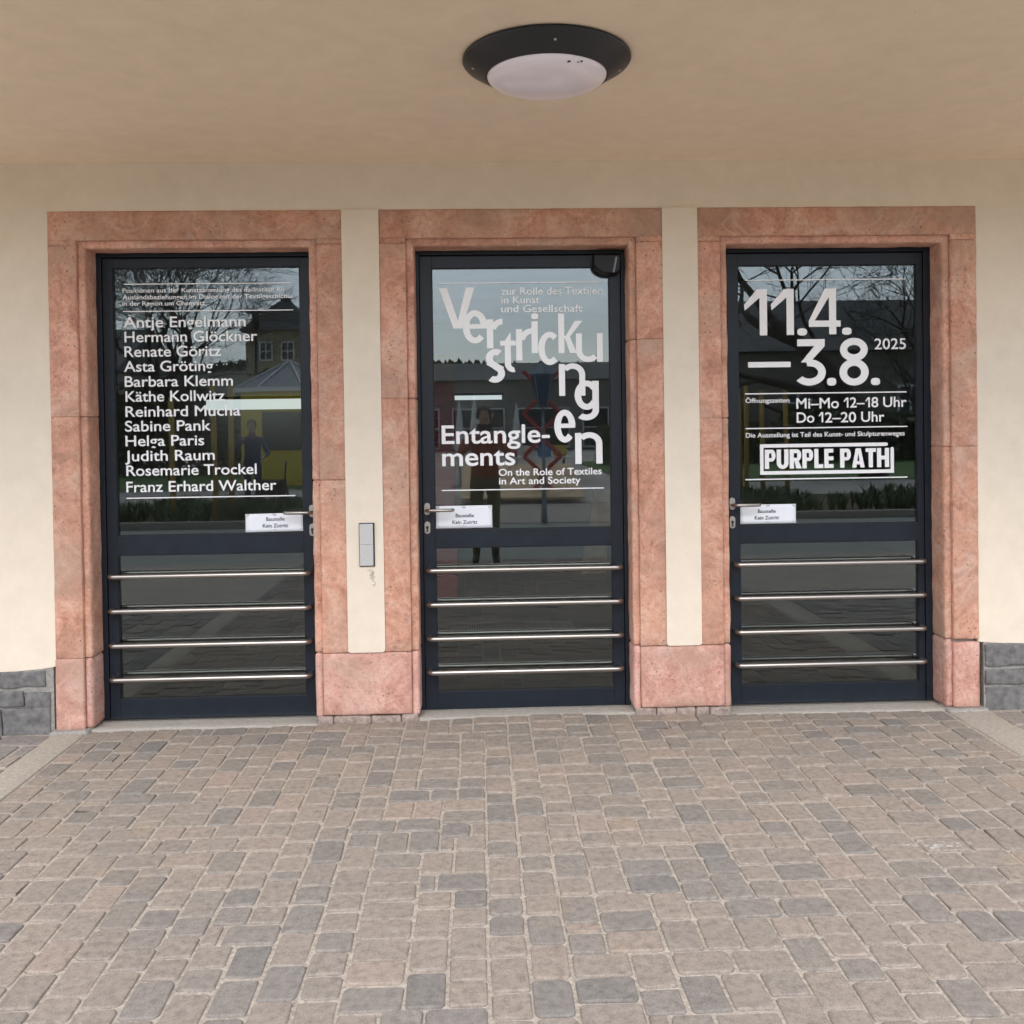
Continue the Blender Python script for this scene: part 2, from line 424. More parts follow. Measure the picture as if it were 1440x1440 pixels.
def strip(x0, x1, seed):
    bm = bmesh.new(); y = .0; r = random.Random(seed)
    while y > -5.4:
        l = r.uniform(.85, 1.1); rough_box(bm, x0, x1, y - l + .006, y, -.06, .001 + r.uniform(0, .002), .06, .0012, .006, seed + y); y -= l
    return kind(obj('border_strip', bm, M['strip'], smooth=True), 'structure')
strip(-2.092, -1.942, 3.); strip(2.352, 2.545, 4.)

# ------------------------------------------------------------------ building: wall, ceiling, room
DOORS = [   # outer x0,x1 of the stone surround, moulding x0,x1, opening x0,x1
    (-2.090, -.661, -1.954, -.788, -1.918, -.828),
    (-.480, .929, -.349, .797, -.311, .762),
    (1.104, 2.524, 1.219, 2.392, 1.256, 2.356)]
ZTOP, ZM, ZO, ZJ = 2.553, 2.410, 2.374, 2.384
HC = 2.787
YW = .008
wall = thing('facade_wall', 'cream plastered porch wall holding three stone framed doors', 'wall')
bm = bmesh.new()
prism(bm, [(-6, .30), (-2.62, .312), (-2.42, .296), (-2.28, .306), (-2.16, .315), (-2.089, .325), (-2.089, 2.552), (-6, 2.552)], YW, .30)
def rounded_down(x0, x1, z0, z1, r):
    pts = [(x0, z1)]
    for k in range(7): t = math.pi + math.pi / 2 * k / 6; pts.append((x0 + r + r * math.cos(t), z0 + r + r * math.sin(t)))
    for k in range(7): t = 1.5 * math.pi + math.pi / 2 * k / 6; pts.append((x1 - r + r * math.cos(t), z0 + r + r * math.sin(t)))
    return pts + [(x1, z1)]
prism(bm, rounded_down(-.662, -.479, .362, 2.552, .014), YW - .012, .30)
prism(bm, rounded_down(.928, 1.105, .362, 2.552, .014), YW - .012, .30)
prism(bm, [(2.523, .345), (2.62, .338), (2.75, .326), (2.95, .332), (7, .31), (7, 2.552), (2.523, 2.552)], YW, .30)
box(bm, -6, 7, YW + .0005, .30, 2.5525, HC + .2)
obj('plaster', bm, M['wall'], wall)
bm = bmesh.new()                      # what lies behind the joints of the masonry
for x0, x1, z1 in ((-2.08, -1.93, 2.5), (-.82, -.32, .35), (-.82, -.67, 2.5), (-.47, -.32, 2.5), (.772, 1.245, .35), (.772, .92, 2.5), (1.112, 1.245, 2.5), (2.37, 2.51, 2.5)):
    box(bm, x0, x1, .03, .26, 0, z1)
for d in DOORS: box(bm, d[0] + .01, d[1] - .01, .03, .26, 2.42, 2.54)
obj('masonry_core', bm, M['mortar'], wall)
# pencil scribble under the bell plate
bm = bmesh.new(); pts = []
for k in range(70):
    t = k / 69
    pts.append((-.548 + .012 * math.sin(t * 31) * (1 - .5 * t) + .022 * t + .004 * math.sin(t * 77), YW - .0135, .775 - .062 * t - .012 * math.sin(t * 24) - (.035 * max(0, t - .8) / .2)))
for a in pts: pass
tube(bm, pts, .0007, 4)
obj('scribble', bm, simple('grey pencil', (.22, .21, .20), .9), wall)

# porch ceiling with a small cove
bm = bmesh.new()
box(bm, -6, 7, -1.81, YW + .0, HC, HC + .35)
o = kind(obj('ceiling', bm, M['ceiling']), 'structure')
# the room behind the doors
bm = bmesh.new()
box(bm, -4.2, 4.7, 7.0, 7.2, -.1, 2.9); box(bm, -4.4, -4.2, .31, 7.2, -.1, 2.9); box(bm, 4.7, 4.9, .31, 7.2, -.1, 2.9)
kind(obj('room_wall', bm, M['room']), 'structure')
bm = bmesh.new(); box(bm, -4.4, 4.9, .305, 7.2, 2.75, 2.9); kind(obj('room_ceiling', bm, M['room']), 'structure')
bm = bmesh.new(); box(bm, -4.4, 4.9, .25, 7.2, -.1, 0.004); kind(obj('room_floor', bm, M['room_floor']), 'structure')
bm = bmesh.new()
for k in range(58):
    x = -.32 + k * .0172; box(bm, x, x + .009, 1.95, 2.32, .006, .018)
box(bm, -.32, .68, 1.935, 1.95, .006, .018); box(bm, -.32, .68, 2.32, 2.335, .006, .018)
tag(obj('entrance_grate', bm, M['mat']), 'ribbed grey entrance grate in the floor behind the middle door', 'floor grate')
t = thing('display_board', 'dark red boarded panel with bare timber top behind the middle door', 'display board', (-.5, 3.3, 0))
bm = bmesh.new()
for k in range(18): box(bm, -.80, -.20, 3.30, 3.36, .02 + k * .102, .118 + k * .102)
obj('board_panel', bm, M['red'], t, bevel=.004)
bm = bmesh.new(); box(bm, -.80, -.21, 3.305, 3.355, 1.86, 2.09); obj('top_board', bm, M['timber'], t)
bm = bmesh.new(); prism(bm, [(.98, .01), (1.24, .01), (1.30, .82), (1.14, .84)], 4.6, 4.66)
tag(obj('timber_plank', bm, M['timber'], bevel=.003), 'pale timber board standing upright inside behind the middle door', 'plank')
t = thing('strip_light', 'lit white strip lamp hung inside behind the left door', 'lamp', (-2.6, 6.6, 1.85))
bm = bmesh.new(); box(bm, -3.2, -1.9, 6.55, 6.62, 1.72, 1.84); obj('diffuser', bm, M['lit'], t)
bm = bmesh.new(); box(bm, -3.22, -1.88, 6.54, 6.63, 1.843, 1.875); obj('housing', bm, M['frame'], t)
t = thing('strip_light', 'short lit strip lamp inside behind the middle door', 'lamp', (.0, 6.6, 1.85))
bm = bmesh.new(); box(bm, -.30, .28, 6.55, 6.60, 1.80, 1.85); obj('diffuser', bm, M['lit'], t)
bm = bmesh.new(); box(bm, -.32, .30, 6.54, 6.61, 1.853, 1.88); obj('housing', bm, M['frame'], t)

# ------------------------------------------------------------------ stone door surrounds
def jamb(d, side, joints, seed, parent):
    ox0, ox1, mx0, mx1, px0, px1 = d
    bm = bmesh.new()
    a, b, c = (ox0, mx0, px0) if side < 0 else (mx1, ox1, px1)
    zs = [.362] + joints + [ZJ]
    for k, (z0, z1) in enumerate(zip(zs, zs[1:])):
        g = .0002
        if side < 0: rough_box(bm, a, b, .0, .26, z0 + g, z1 - g, .04, .0022, .0035, seed + k)
        else: rough_box(bm, a, b, .0, .26, z0 + g, z1 - g, .04, .0022, .0035, seed + k)
        zt = z1 - g if k < len(zs) - 2 else ZM - .004
        lo, hi = (b - .002, c) if side < 0 else (c, a + .002)
        rough_box(bm, lo, hi, .017, .262, z0 + g, zt, .03, .0036, .0065, seed + k + 9)
    return obj('jamb', bm, M['stone'], parent, smooth=True)

def lintel(d, seed, parent, cuts):
    ox0, ox1, mx0, mx1, px0, px1 = d
    bm = bmesh.new()
    xs = [ox0] + cuts + [ox1]
    rough_box(bm, ox0, ox1, .0, .26, ZM, ZTOP, .04, .0016, .006, seed)
    rough_box(bm, ox0, mx0, .0015, .26, ZJ, ZM + .004, .03, .001, .004, seed)
    rough_box(bm, mx1, ox1, .0015, .26, ZJ, ZM + .004, .03, .001, .004, seed)
    rough_box(bm, mx0 - .002, mx1 + .002, .0175, .263, ZO, ZM + .003, .03, .003, .0065, seed + 3)
    return obj('lintel', bm, M['stone'], parent, smooth=True)

SL = ['red porphyry frame around the left door with the artist names', 'red porphyry frame around the middle door with the exhibition title', 'red porphyry frame around the right door with the dates']
JT = [([1.55], [1.22]), ([1.62], [1.9]), ([1.5], [1.34])]
for i, d in enumerate(DOORS):
    s = thing('door_surround', SL[i], 'door frame', ((d[0] + d[1]) / 2, 0, 0), 'stone door surrounds')
    jamb(d, -1, JT[i][0], i * 7 + 1., s); jamb(d, 1, JT[i][1], i * 7 + 4., s); lintel(d, i * 5 + 20., s, [])
    if i == 0:
        bm = bmesh.new(); rough_box(bm, d[0] - .003, d[2], -.0015, .26, .012, .3615, .035, .0024, .004, 41.)
        rough_box(bm, d[2] - .002, d[4], .012, .262, .012, .359, .035, .0028, .011, 42.); obj('base_block', bm, M['stone_base'], s, smooth=True)
    if i == 2:
        bm = bmesh.new(); rough_box(bm, d[3], d[1] + .003, -.0015, .26, .012, .345, .035, .0018, .007, 43.)
        rough_box(bm, d[5], d[3] + .002, .012, .262, .012, .359, .035, .0028, .011, 44.); obj('base_block', bm, M['stone_base'], s, smooth=True)
for (x0, m0, m1, x1), lab in (((-.828, -.788, -.349, -.311), 'broad red stone pier block below the bell plate, between left and middle doors'),
                              ((.762, .797, 1.219, 1.256), 'broad red stone pier block between the middle and right doors')):
    bm = bmesh.new()
    rough_box(bm, m0, m1, -.0015, .26, .050, .359, .035, .0022, .007, x0 * 9)
    rough_box(bm, x0, m0 + .002, .012, .262, .040, .359, .035, .0028, .011, x0 * 5); rough_box(bm, m1 - .002, x1, .012, .262, .040, .359, .035, .0028, .011, x1 * 5)
    o = tag(obj('pier_block', bm, M['stone_base'], smooth=True), lab, 'stone block', 'pier base blocks')
    bm = bmesh.new(); x = m0 - .03; r = random.Random(int(x0 * 100))
    while x < m1 + .01:
        l = r.uniform(.06, .19); rough_box(bm, x, min(x + l, m1 + .03) - .002, -.008 + r.uniform(0, .008), .2, -.01, .050 - r.uniform(0, .006), .025, .004, .006, x * 31); x += l
    obj('rubble_course', bm, M['rubble'], o, smooth=True)

# slate rubble plinths left and right
def plinth(x0, x1, lab, seed, ztop):
    t = thing('stone_plinth', lab, 'plinth', ((x0 + x1) / 2, 0, 0), 'slate rubble plinths')
    bm = bmesh.new(); box(bm, x0, x1, .0095, .28, -.05, .36); obj('mortar_bed', bm, M['mortar'], t)
    bm = bmesh.new(); r = random.Random(seed)
    for z0, z1 in ((-.02, .118), (.122, .212), (.222, ztop + .004)):
        x = x0 - r.uniform(0, .2) if x0 < 0 else x0
        xs = [x0 + .004]
        while xs[-1] < x1 - .06: xs.append(min(x1 - .012, xs[-1] + r.uniform(.20, .46)))
        for a, b in zip(xs, xs[1:]):
            rough_box(bm, a + .002, b - .004, r.uniform(-.010, .004), .2, z0 + r.uniform(-.004, .012), z1 - r.uniform(-.006, .010), .015, .007, .004, seed + a * 13 + z0 * 50)
    obj('rubble_stones', bm, M['slate'], t, smooth=True)
plinth(-3.6, -2.105, 'dark slate rubble plinth left of the left stone frame', 5, .300)
plinth(2.55, 4.2, 'dark slate rubble plinth right of the right stone frame', 8, .325)
# sloping mortar at the foot of the outer jambs
bm = bmesh.new(); rough_box(bm, -2.12, -1.93, -.035, .1, -.03, .013, .03, .004, .01, 2.); rough_box(bm, 2.35, 2.56, -.035, .1, -.03, .013, .03, .004, .01, 4.)
kind(obj('footing_mortar', bm, M['mortar'], smooth=True), 'structure')

# ------------------------------------------------------------------ lettering helpers
YG = .1662
_k = [0]
class Ink:
    """collects flat lettering; every stroke lies a hair above the one before it"""
    def __init__(s, y=YG): s.v = []; s.f = []; s.y = y; s.n = 0
    def poly(s, pts):
        y = s.y - .00012 * (s.n % 9); s.n += 1
        b = len(s.v); s.v += [(x, y, z) for x, z in pts]; s.f.append(tuple(range(b, b + len(pts))))
    def ribbon(s, pts, w):
        y = s.y - .00012 * (s.n % 9); s.n += 1
        P = [Vector(p) for p in pts]; b = len(s.v)
        for i, p in enumerate(P):
            t = (P[min(i + 1, len(P) - 1)] - P[max(i - 1, 0)]).normalized(); nrm = Vector((-t.y, t.x))
            k = 1.
            if 0 < i < len(P) - 1:
                t0 = (P[i] - P[i - 1]).normalized(); k = 1 / max(.4, abs(nrm.dot(Vector((-t0.y, t0.x)))))
            ww = w[i] if isinstance(w, (list, tuple)) else w
            for sg in (-1, 1):
                q = p + nrm * (sg * ww / 2 * k); s.v.append((q.x, y, q.y))
        for i in range(len(P) - 1): s.f.append((b + 2 * i, b + 2 * i + 1, b + 2 * i + 3, b + 2 * i + 2))
    def arc(s, cx, cz, rx, rz, a0, a1, w, wz=None, n=40, extra=()):
        """elliptical ring sector; w its stroke at the sides, wz at top and bottom"""
        wz = wz or w; y = s.y - .00012 * (s.n % 9); s.n += 1; b = len(s.v)
        for k in range(n + 1):
            t = R(a0 + (a1 - a0) * k / n); c, q = math.cos(t), math.sin(t)
            s.v.append((cx + (rx - w) * c, y, cz + (rz - wz) * q)); s.v.append((cx + rx * c, y, cz + rz * q))
        for i in range(n): s.f.append((b + 2 * i, b + 2 * i + 1, b + 2 * i + 3, b + 2 * i + 2))
    def rect(s, x0, x1, z0, z1): s.poly([(x0, z0), (x1, z0), (x1, z1), (x0, z1)])
    def disc(s, cx, cz, rx, rz, pw=2.6):
        pts = []
        for k in range(28):
            t = 2 * math.pi * k / 28; c, q = math.cos(t), math.sin(t); e = 2 / pw
            pts.append((cx + rx * math.copysign(abs(c) ** e, c), cz + rz * math.copysign(abs(q) ** e, q)))
        s.poly(pts)
    def done(s, name, mat, parent): 
        return obj(name, (s.v, s.f), mat, parent)

def glyph(k, ch, x0, x1, z0, z1, w):
    W_, H = x1 - x0, z1 - z0; cx, cz = (x0 + x1) / 2, (z0 + z1) / 2; h = w * .9
    if ch == 'V': k.poly([(x0, z1), (x0 + w * 1.15, z1), (x0 + W_ * .525, z0 + H * .19), (x1 - w * 1.22, z1), (x1, z1), (x0 + W_ * .64, z0), (x0 + W_ * .40, z0)])
    elif ch == 'e':
        k.arc(cx, cz, W_ / 2, H / 2, 4, 316, w, h); k.rect(x0 + w * .9, x1 - w * .05, cz - h * .30, cz + h * .42)
    elif ch == 'c': k.arc(cx + W_ * .06, cz, W_ * .56, H / 2, 48, 312, w, h)
    elif ch == 'r':
        k.rect(x0, x0 + w, z0, z1 - H * .02)
        k.arc(x1, z1 - H * .40, W_ - w * .5, H * .40, 90, 172, w * .95, h * 1.0, 20)
    elif ch == 's':
        r2 = H * .275; ru = r2; wu = h
        k.arc(cx + W_ * .02, z1 - ru, W_ * .47, ru, 50, 235, w, wu, 24); k.arc(cx - W_ * .02, z0 + ru, W_ * .49, ru, -130, 55, w, wu, 24)
        k.ribbon([(x0 + W_ * .15, z1 - H * .37), (cx - W_ * .06, cz + H * .03), (cx + W_ * .06, cz - H * .03), (x1 - W_ * .15, z0 + H * .37)], h * 1.12)
    elif ch == 't':
        a = x0 + W_ * .29; k.poly([(a, z1 - H * .235), (a + w, z1), (a + w, z1 - H * .235)]); k.rect(a, a + w, z0 + H * .20, z1 - H * .23)
        k.rect(x0, x1, z1 - H * .345, z1 - H * .225)
        k.arc(a + W_ * .55, z0 + H * .215, W_ * .55, H * .215, 180, 282, w, h * .9, 18)
    elif ch == 'i':
        k.rect(x0 + .002, x0 + .002 + w, z0, z0 + H * .80); k.disc(cx, z1 - H * .075, w * .56, H * .075)
    elif ch == 'k':
        k.rect(x0, x0 + w, z0, z1)
        k.poly([(x0 + w * .95, z0 + H * .37), (x1 - w * 1.25, z1 - H * .19), (x1, z1 - H * .19), (x0 + w * 1.9, z0 + H * .41)])
        k.poly([(x0 + w * .95, z0 + H * .43), (x0 + w * 1.75, z0 + H * .47), (x1 - w * .95, z0), (x1 - w * 2.1, z0)][::1])
    elif ch == 'u':
        k.rect(x0, x0 + w, z0 + H * .40, z1); k.rect(x1 - w, x1, z0, z1)
        k.arc(x0 + W_ * .46, z0 + H * .40, W_ * .46, H * .40, 180, 318, w, h, 24)
    elif ch == 'n':
        k.rect(x0, x0 + w, z0, z1 - H * .02); k.rect(x1 - w, x1, z0, z1 - H * .36)
        k.arc(x1 - W_ * .48, z1 - H * .36, W_ * .48, H * .36, 0, 142, w, h, 26)
    elif ch == 'g':
        zb = z0 + H * .265; bh = z1 - zb
        k.arc(x0 + W_ * .5, zb + bh / 2, W_ * .5, bh / 2, 35, 325, w, h); k.rect(x1 - w, x1, z0 + H * .26, z1 - H * .01)
        k.arc(x1 - W_ * .52, z0 + H * .26, W_ * .52, H * .26, 228, 360, w, h, 24)
    elif ch == '1':
        k.rect(x1 - w, x1, z0, z1)
        k.poly([(x1 - w * .98, z1), (x1 - w * .98, z1 - H * .18), (x0 + W_ * .03, z0 + H * .54), (x0, z0 + H * .665), (x1 - w * 1.35, z1)])
    elif ch == '4':
        a = x1 - W_ * .365; k.rect(a, a + w, z0, z1)
        k.poly([(a + w * .02, z1), (a - w * .55, z1), (x0, z0 + H * .30), (x0, z0 + H * .165), (x0 + W_ * .13, z0 + H * .235), (a + w * .02, z0 + H * .82)])
        k.rect(x0 + .0005, x1, z0 + H * .165, z0 + H * .30)
    elif ch == '3':
        k.rect(x0, x1 - W_ * .03, z1 - H * .15, z1)
        k.poly([(x1 - W_ * .03, z1 - H * .14), (x1 - W_ * .03, z1 - H * .155), (x0 + W_ * .44, z0 + H * .50), (x0 + W_ * .12, z0 + H * .50), (x1 - w * 1.45, z1 - H * .145)])
        k.arc(x0 + W_ * .42, z0 + H * .283, W_ * .58, H * .283, -142, 103, w, h, 34)
    elif ch == '8':
        k.arc(cx, z0 + H * .28, W_ / 2, H * .28, 0, 360, w, h, 48); k.arc(cx, z1 - H * .245, W_ * .475, H * .245, 0, 360, w * .95, h, 48)
    elif ch == '.': k.disc(cx, cz, W_ / 2, H / 2)
    elif ch == '-': k.rect(x0, x1, z0, z1)

def text_into(k, s, x0, x1, zb, cap, bold=.012, just=None):
    """one line in the built-in face, fitted to its width (or centred on x0 when x1 is None) and cap height"""
    cu = bpy.data.curves.new('t', 'FONT'); cu.body = s; cu.size = 1; cu.offset = bold; cu.resolution_u = 5
    o = bpy.data.objects.new('t', cu); COL.objects.link(o)
    dg = bpy.context.evaluated_depsgraph_get(); me = bpy.data.meshes.new_from_object(o.evaluated_get(dg))
    xs = [v.co.x for v in me.vertices]; a, b = min(xs), max(xs)
    sz = cap / .70
    if x1 is None: sx = sz; off = x0 - sx * (a + b) / 2
    else: sx = (x1 - x0) / (b - a); off = x0 - sx * a
    base = len(k.v); y = k.y - .00012 * (k.n % 9); k.n += 1
    k.v += [(v.co.x * sx + off, y, zb + v.co.y * sz) for v in me.vertices]
    k.f += [tuple(base + i for i in p.vertices) for p in me.polygons]
    bpy.data.objects.remove(o); bpy.data.meshes.remove(me); bpy.data.curves.remove(cu)

# ------------------------------------------------------------------ doors
ZB = .014
GL = [  # upper glass x0,x1,z0,z1, lower glass, leaf x0,x1, handle x and side of lever
    (-1.838, -.900, .945, 2.302, .112, .847, -1.888, -.852, -.8546, -1),
    (-.230, .682, .945, 2.287, .112, .855, -.290, .738, -.2697, 1),
    (1.347, 2.287, .941, 2.288, .108, .850, 1.292, 2.318, 1.306, 1)]
DL = ['left glazed door listing artist names in white letters', 'middle glazed door with large tumbling white title letters', 'right glazed door with large white dates and opening hours']
BARZ = (.745, .571, .397, .225)

def frame_rects(bm, x0, x1, z0, z1, w, y0, y1, bottom=True):
    """U or ring of four butted bars"""
    l, r, t, b = w
    box(bm, x0, x0 + l, y0, y1, z0, z1); box(bm, x1 - r, x1, y0, y1, z0, z1)
    box(bm, x0 + l + .0003, x1 - r - .0003, y0, y1, z1 - t, z1)
    if b: box(bm, x0 + l + .0003, x1 - r - .0003, y0, y1, z0, z0 + b)

def make_door(i):
    ox0, ox1 = DOORS[i][4:6]; gx0, gx1, uz0, uz1, lz0, lz1, lx0, lx1, hx, hs = GL[i]
    d = thing('glazed_door', DL[i], 'door', ((lx0 + lx1) / 2, .16, ZB), 'glazed doors of the porch')
    bm = bmesh.new(); frame_rects(bm, ox0 - .012, ox1 + .012, ZB, ZO + .016, (lx0 - ox0 + .008, ox1 - lx1 + .008, .036, 0), .150, .215)
    obj('outer_frame', bm, M['frame'], d, bevel=.0015)
    bm = bmesh.new(); box(bm, ox0, ox1, .175, .21, ZB, ZO + .01)
    # dark rebate behind the gap; kept to a ring so that the panes stay open
    bm.free(); bm = bmesh.new(); frame_rects(bm, lx0 - .012, lx1 + .012, ZB, ZO - .012, (.03, .03, .03, .02), .176, .214); obj('gasket', bm, M['gasket'], d)
    # leaf: stiles and rails around two panes
    bm = bmesh.new(); y0, y1 = .155, .20; zt = ZO - .028
    box(bm, lx0, gx0, y0, y1, ZB, zt); box(bm, gx1, lx1, y0, y1, ZB, zt)
    for z0, z1 in ((ZB, lz0), (lz1, uz0), (uz1, zt)): box(bm, gx0, gx1, y0 + .0003, y1, z0, z1)
    obj('leaf_frame', bm, M['frame'], d, bevel=.0012)
    bm = bmesh.new()
    for z0, z1 in ((lz0, lz1), (uz0, uz1)): frame_rects(bm, gx0 - .001, gx1 + .001, z0 - .001, z1 + .001, (.005, .005, .005, .005), .1605, .185)
    obj('glazing_bead', bm, M['gasket'], d)
    bm = bmesh.new(); box(bm, gx0 - .01, gx1 + .01, .168, .174, uz0 - .01, uz1 + .01); up = obj('upper_pane', bm, M['glass'], d)
    bm = bmesh.new(); box(bm, gx0 - .01, gx1 + .01, .168, .174, lz0 - .01, lz1 + .01); obj('lower_pane', bm, M['glass'], d)
    bm = bmesh.new(); box(bm, ox0, ox1, .125, .152, .004, ZB - .0015); obj('threshold', bm, M['steel_plate'], d)
    # push bars
    for z in BARZ:
        bm = bmesh.new(); a, b = lx0 + .022, lx1 - .020; r = .026; yb = .100; pts = [(a, .157, z), (a, yb + r, z)]
        pts += [(a + r - r * math.cos(t), yb + r - r * math.sin(t), z) for t in [R(15 * k) for k in range(1, 7)]]
        pts += [(b - r + r * math.sin(t), yb + r - r * math.cos(t), z) for t in [R(15 * k) for k in range(0, 6)]]
        pts += [(b, yb + r, z), (b, .157, z)]
        inner = [(p[0], .342 - p[1], p[2]) for p in pts if p[1] < .15]; tube(bm, pts, .0128, 16); obj('push_bar', bm, M['steel'], d, smooth=True)
        bm = bmesh.new(); tube(bm, [(inner[0][0], .186, z)] + inner + [(inner[-1][0], .186, z)], .0128, 12); obj('push_bar', bm, M['steel'], d, smooth=True)  # inner bar added at the mirrored spot to brighten the outer bar's reflection
    # handle
    h = thing_part('door_handle', d)
    def plate(zc):
        pts = []
        for k in range(24):
            t = 2 * math.pi * k / 24; c, s = math.cos(t), math.sin(t)
            pts.append((hx + .0155 * c, zc + (.0165 if s >= 0 else -.0165) + .0155 * s))
        return pts
    bm = bmesh.new(); prism(bm, plate(1.056), .146, .156); h = obj('door_handle', bm, M['steel_plate'], d, bevel=.002)
    bm = bmesh.new(); e = hx + hs * .13
    tube(bm, [(hx, .152, 1.052), (hx, .115, 1.052), (hx + hs * .006, .103, 1.052), (hx + hs * .018, .097, 1.052), (hx + hs * .07, .096, 1.052), (e - hs * .012, .098, 1.052), (e, .104, 1.052), (e + hs * .003, .118, 1.052)], .0088, 12)
    obj('lever', bm, M['steel'], h, smooth=True)
    bm = bmesh.new(); prism(bm, plate(.960), .146, .156); l = obj('lock_plate', bm, M['steel_plate'], d, bevel=.002)
    bm = bmesh.new(); box(bm, hx - .004, hx + .004, .1445, .147, .938, .957)
    lathe_y(bm, (hx, .1445, .962), .0075, .003); obj('keyhole', bm, M['keyhole'], l)
    return d, up

def thing_part(*a): return None
def lathe_y(bm, c, r, dep, n=20):
    a = [bm.verts.new((c[0] + r * math.cos(2 * math.pi * k / n), c[1] - .0004, c[2] + r * math.sin(2 * math.pi * k / n))) for k in range(n)]
    b = [bm.verts.new((v.co.x, c[1] + dep, v.co.z)) for v in a]
    bm.faces.new(a)
    for k in range(n): bm.faces.new((a[k], a[(k + 1) % n], b[(k + 1) % n], b[k]))

door1, pane1 = make_door(0); door2, pane2 = make_door(1); door3, pane3 = make_door(2)

NAMES = [('Antje Engelmann', -1.7909, -1.1775, 2.0019), ('Hermann Glöckner', -1.7876, -1.1206, 1.9274), ('Renate Göritz', -1.7891, -1.3036, 1.8531), ('Asta Gröting', -1.7929, -1.3448, 1.7780),
         ('Barbara Klemm', -1.7904, -1.2466, 1.7015), ('Käthe Kollwitz', -1.7879, -1.2894, 1.6259), ('Reinhard Mucha', -1.7894, -1.2118, 1.5491), ('Sabine Pank', -1.7932, -1.3622, 1.4750),
         ('Helga Paris', -1.7923, -1.3970, 1.4002), ('Judith Raum', -1.7961, -1.3451, 1.3242), ('Rosemarie Trockel', -1.7912, -1.1349, 1.2493), ('Franz Erhard Walther', -1.7928, -1.0363, 1.1664)]
k = Ink()
for s, a, b, z in NAMES: text_into(k, s, a, b, z, .0537, .0105)
k.done('name_lettering', M['vinyl'], pane1)
k = Ink()
for s, a, b, z in (('Positionen aus der Kunstsammlung des ifa-Institut für', -1.793, -.9733, 2.1777), ('Auslandsbeziehungen im Dialog mit der Textilgeschichte', -1.7937, -.9355, 2.1435), ('in der Region um Chemnitz.', -1.7943, -1.3729, 2.1115)):
    text_into(k, s, a, b, z, .0224, .010)
k.done('intro_lettering', M['vinyl'], pane1)
def rules(lst, pane):
    k = Ink()
    for a, b, z, t in lst: k.rect(a, b, z - t * .55, z + t * .3)
    k.done('divider_line', M['vinyl'], pane)
rules([(-1.7842, -.9381, 2.2210, .0056), (-1.7933, -.9365, 2.0833, .0056), (-1.7930, -.9407, 1.1362, .0064)], pane1)
k = Ink()
BIG = [('V', -.1948, -.0112, 1.9786, 2.1881, .0367), ('e', -.0742, .0525, 1.9010, 2.0715, .0345), ('r', .0489, .1299, 1.8754, 2.0274, .0331), ('s', .0368, .1424, 1.6990, 1.8721, .0353), ('t', .1163, .1967, 1.7517, 1.9605, .0317),
       ('r', .1983, .2780, 1.8111, 1.9758, .0317), ('i', .2763, .3160, 1.8485, 2.0527, .0325), ('c', .3123, .4181, 1.7862, 1.9574, .0332), ('k', .4166, .5415, 1.8469, 2.0505, .0311), ('u', .5071, .6461, 1.8001, 1.9476, .0311),
       ('n', .4173, .5529, 1.6264, 1.7937, .0311), ('g', .4971, .6222, 1.4990, 1.7042, .0334), ('e', .3896, .4993, 1.3857, 1.5555, .0341), ('n', .4963, .6373, 1.2746, 1.4375, .0326)]
for g in BIG: glyph(k, *g)
k.done('title_lettering', M['vinyl'], pane2)
k = Ink()
text_into(k, 'Entangle-', -.1905, .3660, 1.3890, .0941, .014); text_into(k, 'ments', -.1901, .1855, 1.2750, .0941, .014)
for s, a, b, z, c in (('zur Rolle des Textilen', .1257, .6465, 2.1492, .0382), ('in Kunst', .1251, .3226, 2.1055, .0372), ('und Gesellschaft', .1244, .5416, 2.0592, .0372), ('On the Role of Textiles', .0999, .6322, 1.2197, .0354), ('in Art and Society', .1007, .5224, 1.1751, .0354)):
    text_into(k, s, a, b, z, c, .008 if z > 2 else .014)
k.done('subtitle_lettering', M['vinyl'], pane2)
rules([(-.1964, .6436, 2.2113, .0059), (-.1942, .6410, 1.1493, .0066)], pane2)
k = Ink()
for g in [('1', 1.3838, 1.5043, 1.9267, 2.1657, .0393), ('1', 1.5242, 1.6448, 1.9275, 2.1660, .0386), ('.', 1.6616, 1.7135, 1.9237, 1.9613, .0386), ('4', 1.7229, 1.8905, 1.9286, 2.1678, .0379), ('.', 1.8970, 1.9475, 1.9251, 1.9628, .0388),
          ('-', 1.4020, 1.6248, 1.7606, 1.7890, .0321), ('3', 1.6606, 1.8097, 1.6636, 1.9046, .0403), ('.', 1.8153, 1.8642, 1.6617, 1.7025, .0404), ('8', 1.8816, 2.0359, 1.6608, 1.9085, .0404), ('.', 2.0474, 2.0955, 1.6611, 1.6996, .0405)]: glyph(k, *g)
text_into(k, '2025', 2.0677, 2.2339, 1.8486, .0558, .008)
k.done('date_lettering', M['vinyl'], pane3)
k = Ink()
for s, a, b, z, c in (('Öffnungszeiten', 1.3863, 1.6170, 1.5774, .0238), ('Mi–Mo', 1.6529, 1.8772, 1.5448, .0545), ('2–', 1.9354, 2.0123, 1.5468, .0526), ('8', 2.0487, 2.0852, 1.5467, .0527), ('Uhr', 2.1111, 2.2353, 1.5473, .0527),
                      ('Do', 1.6538, 1.7465, 1.4716, .0535), ('2–20', 1.8030, 1.9670, 1.4706, .0526), ('Uhr', 1.9938, 2.1169, 1.4718, .0527), ('Die Ausstellung ist Teil des Kunst- und Skulpturenweges', 1.3860, 2.2234, 1.3975, .0239)):
    text_into(k, s, a, b, z, c, .013)
for g in (('1', 1.9031, 1.9278, 1.5457, 1.5985, .0085), ('1', 2.0180, 2.0411, 1.5466, 1.5985, .0085), ('1', 1.7707, 1.7938, 1.4718, 1.5243, .0085)): glyph(k, *g)
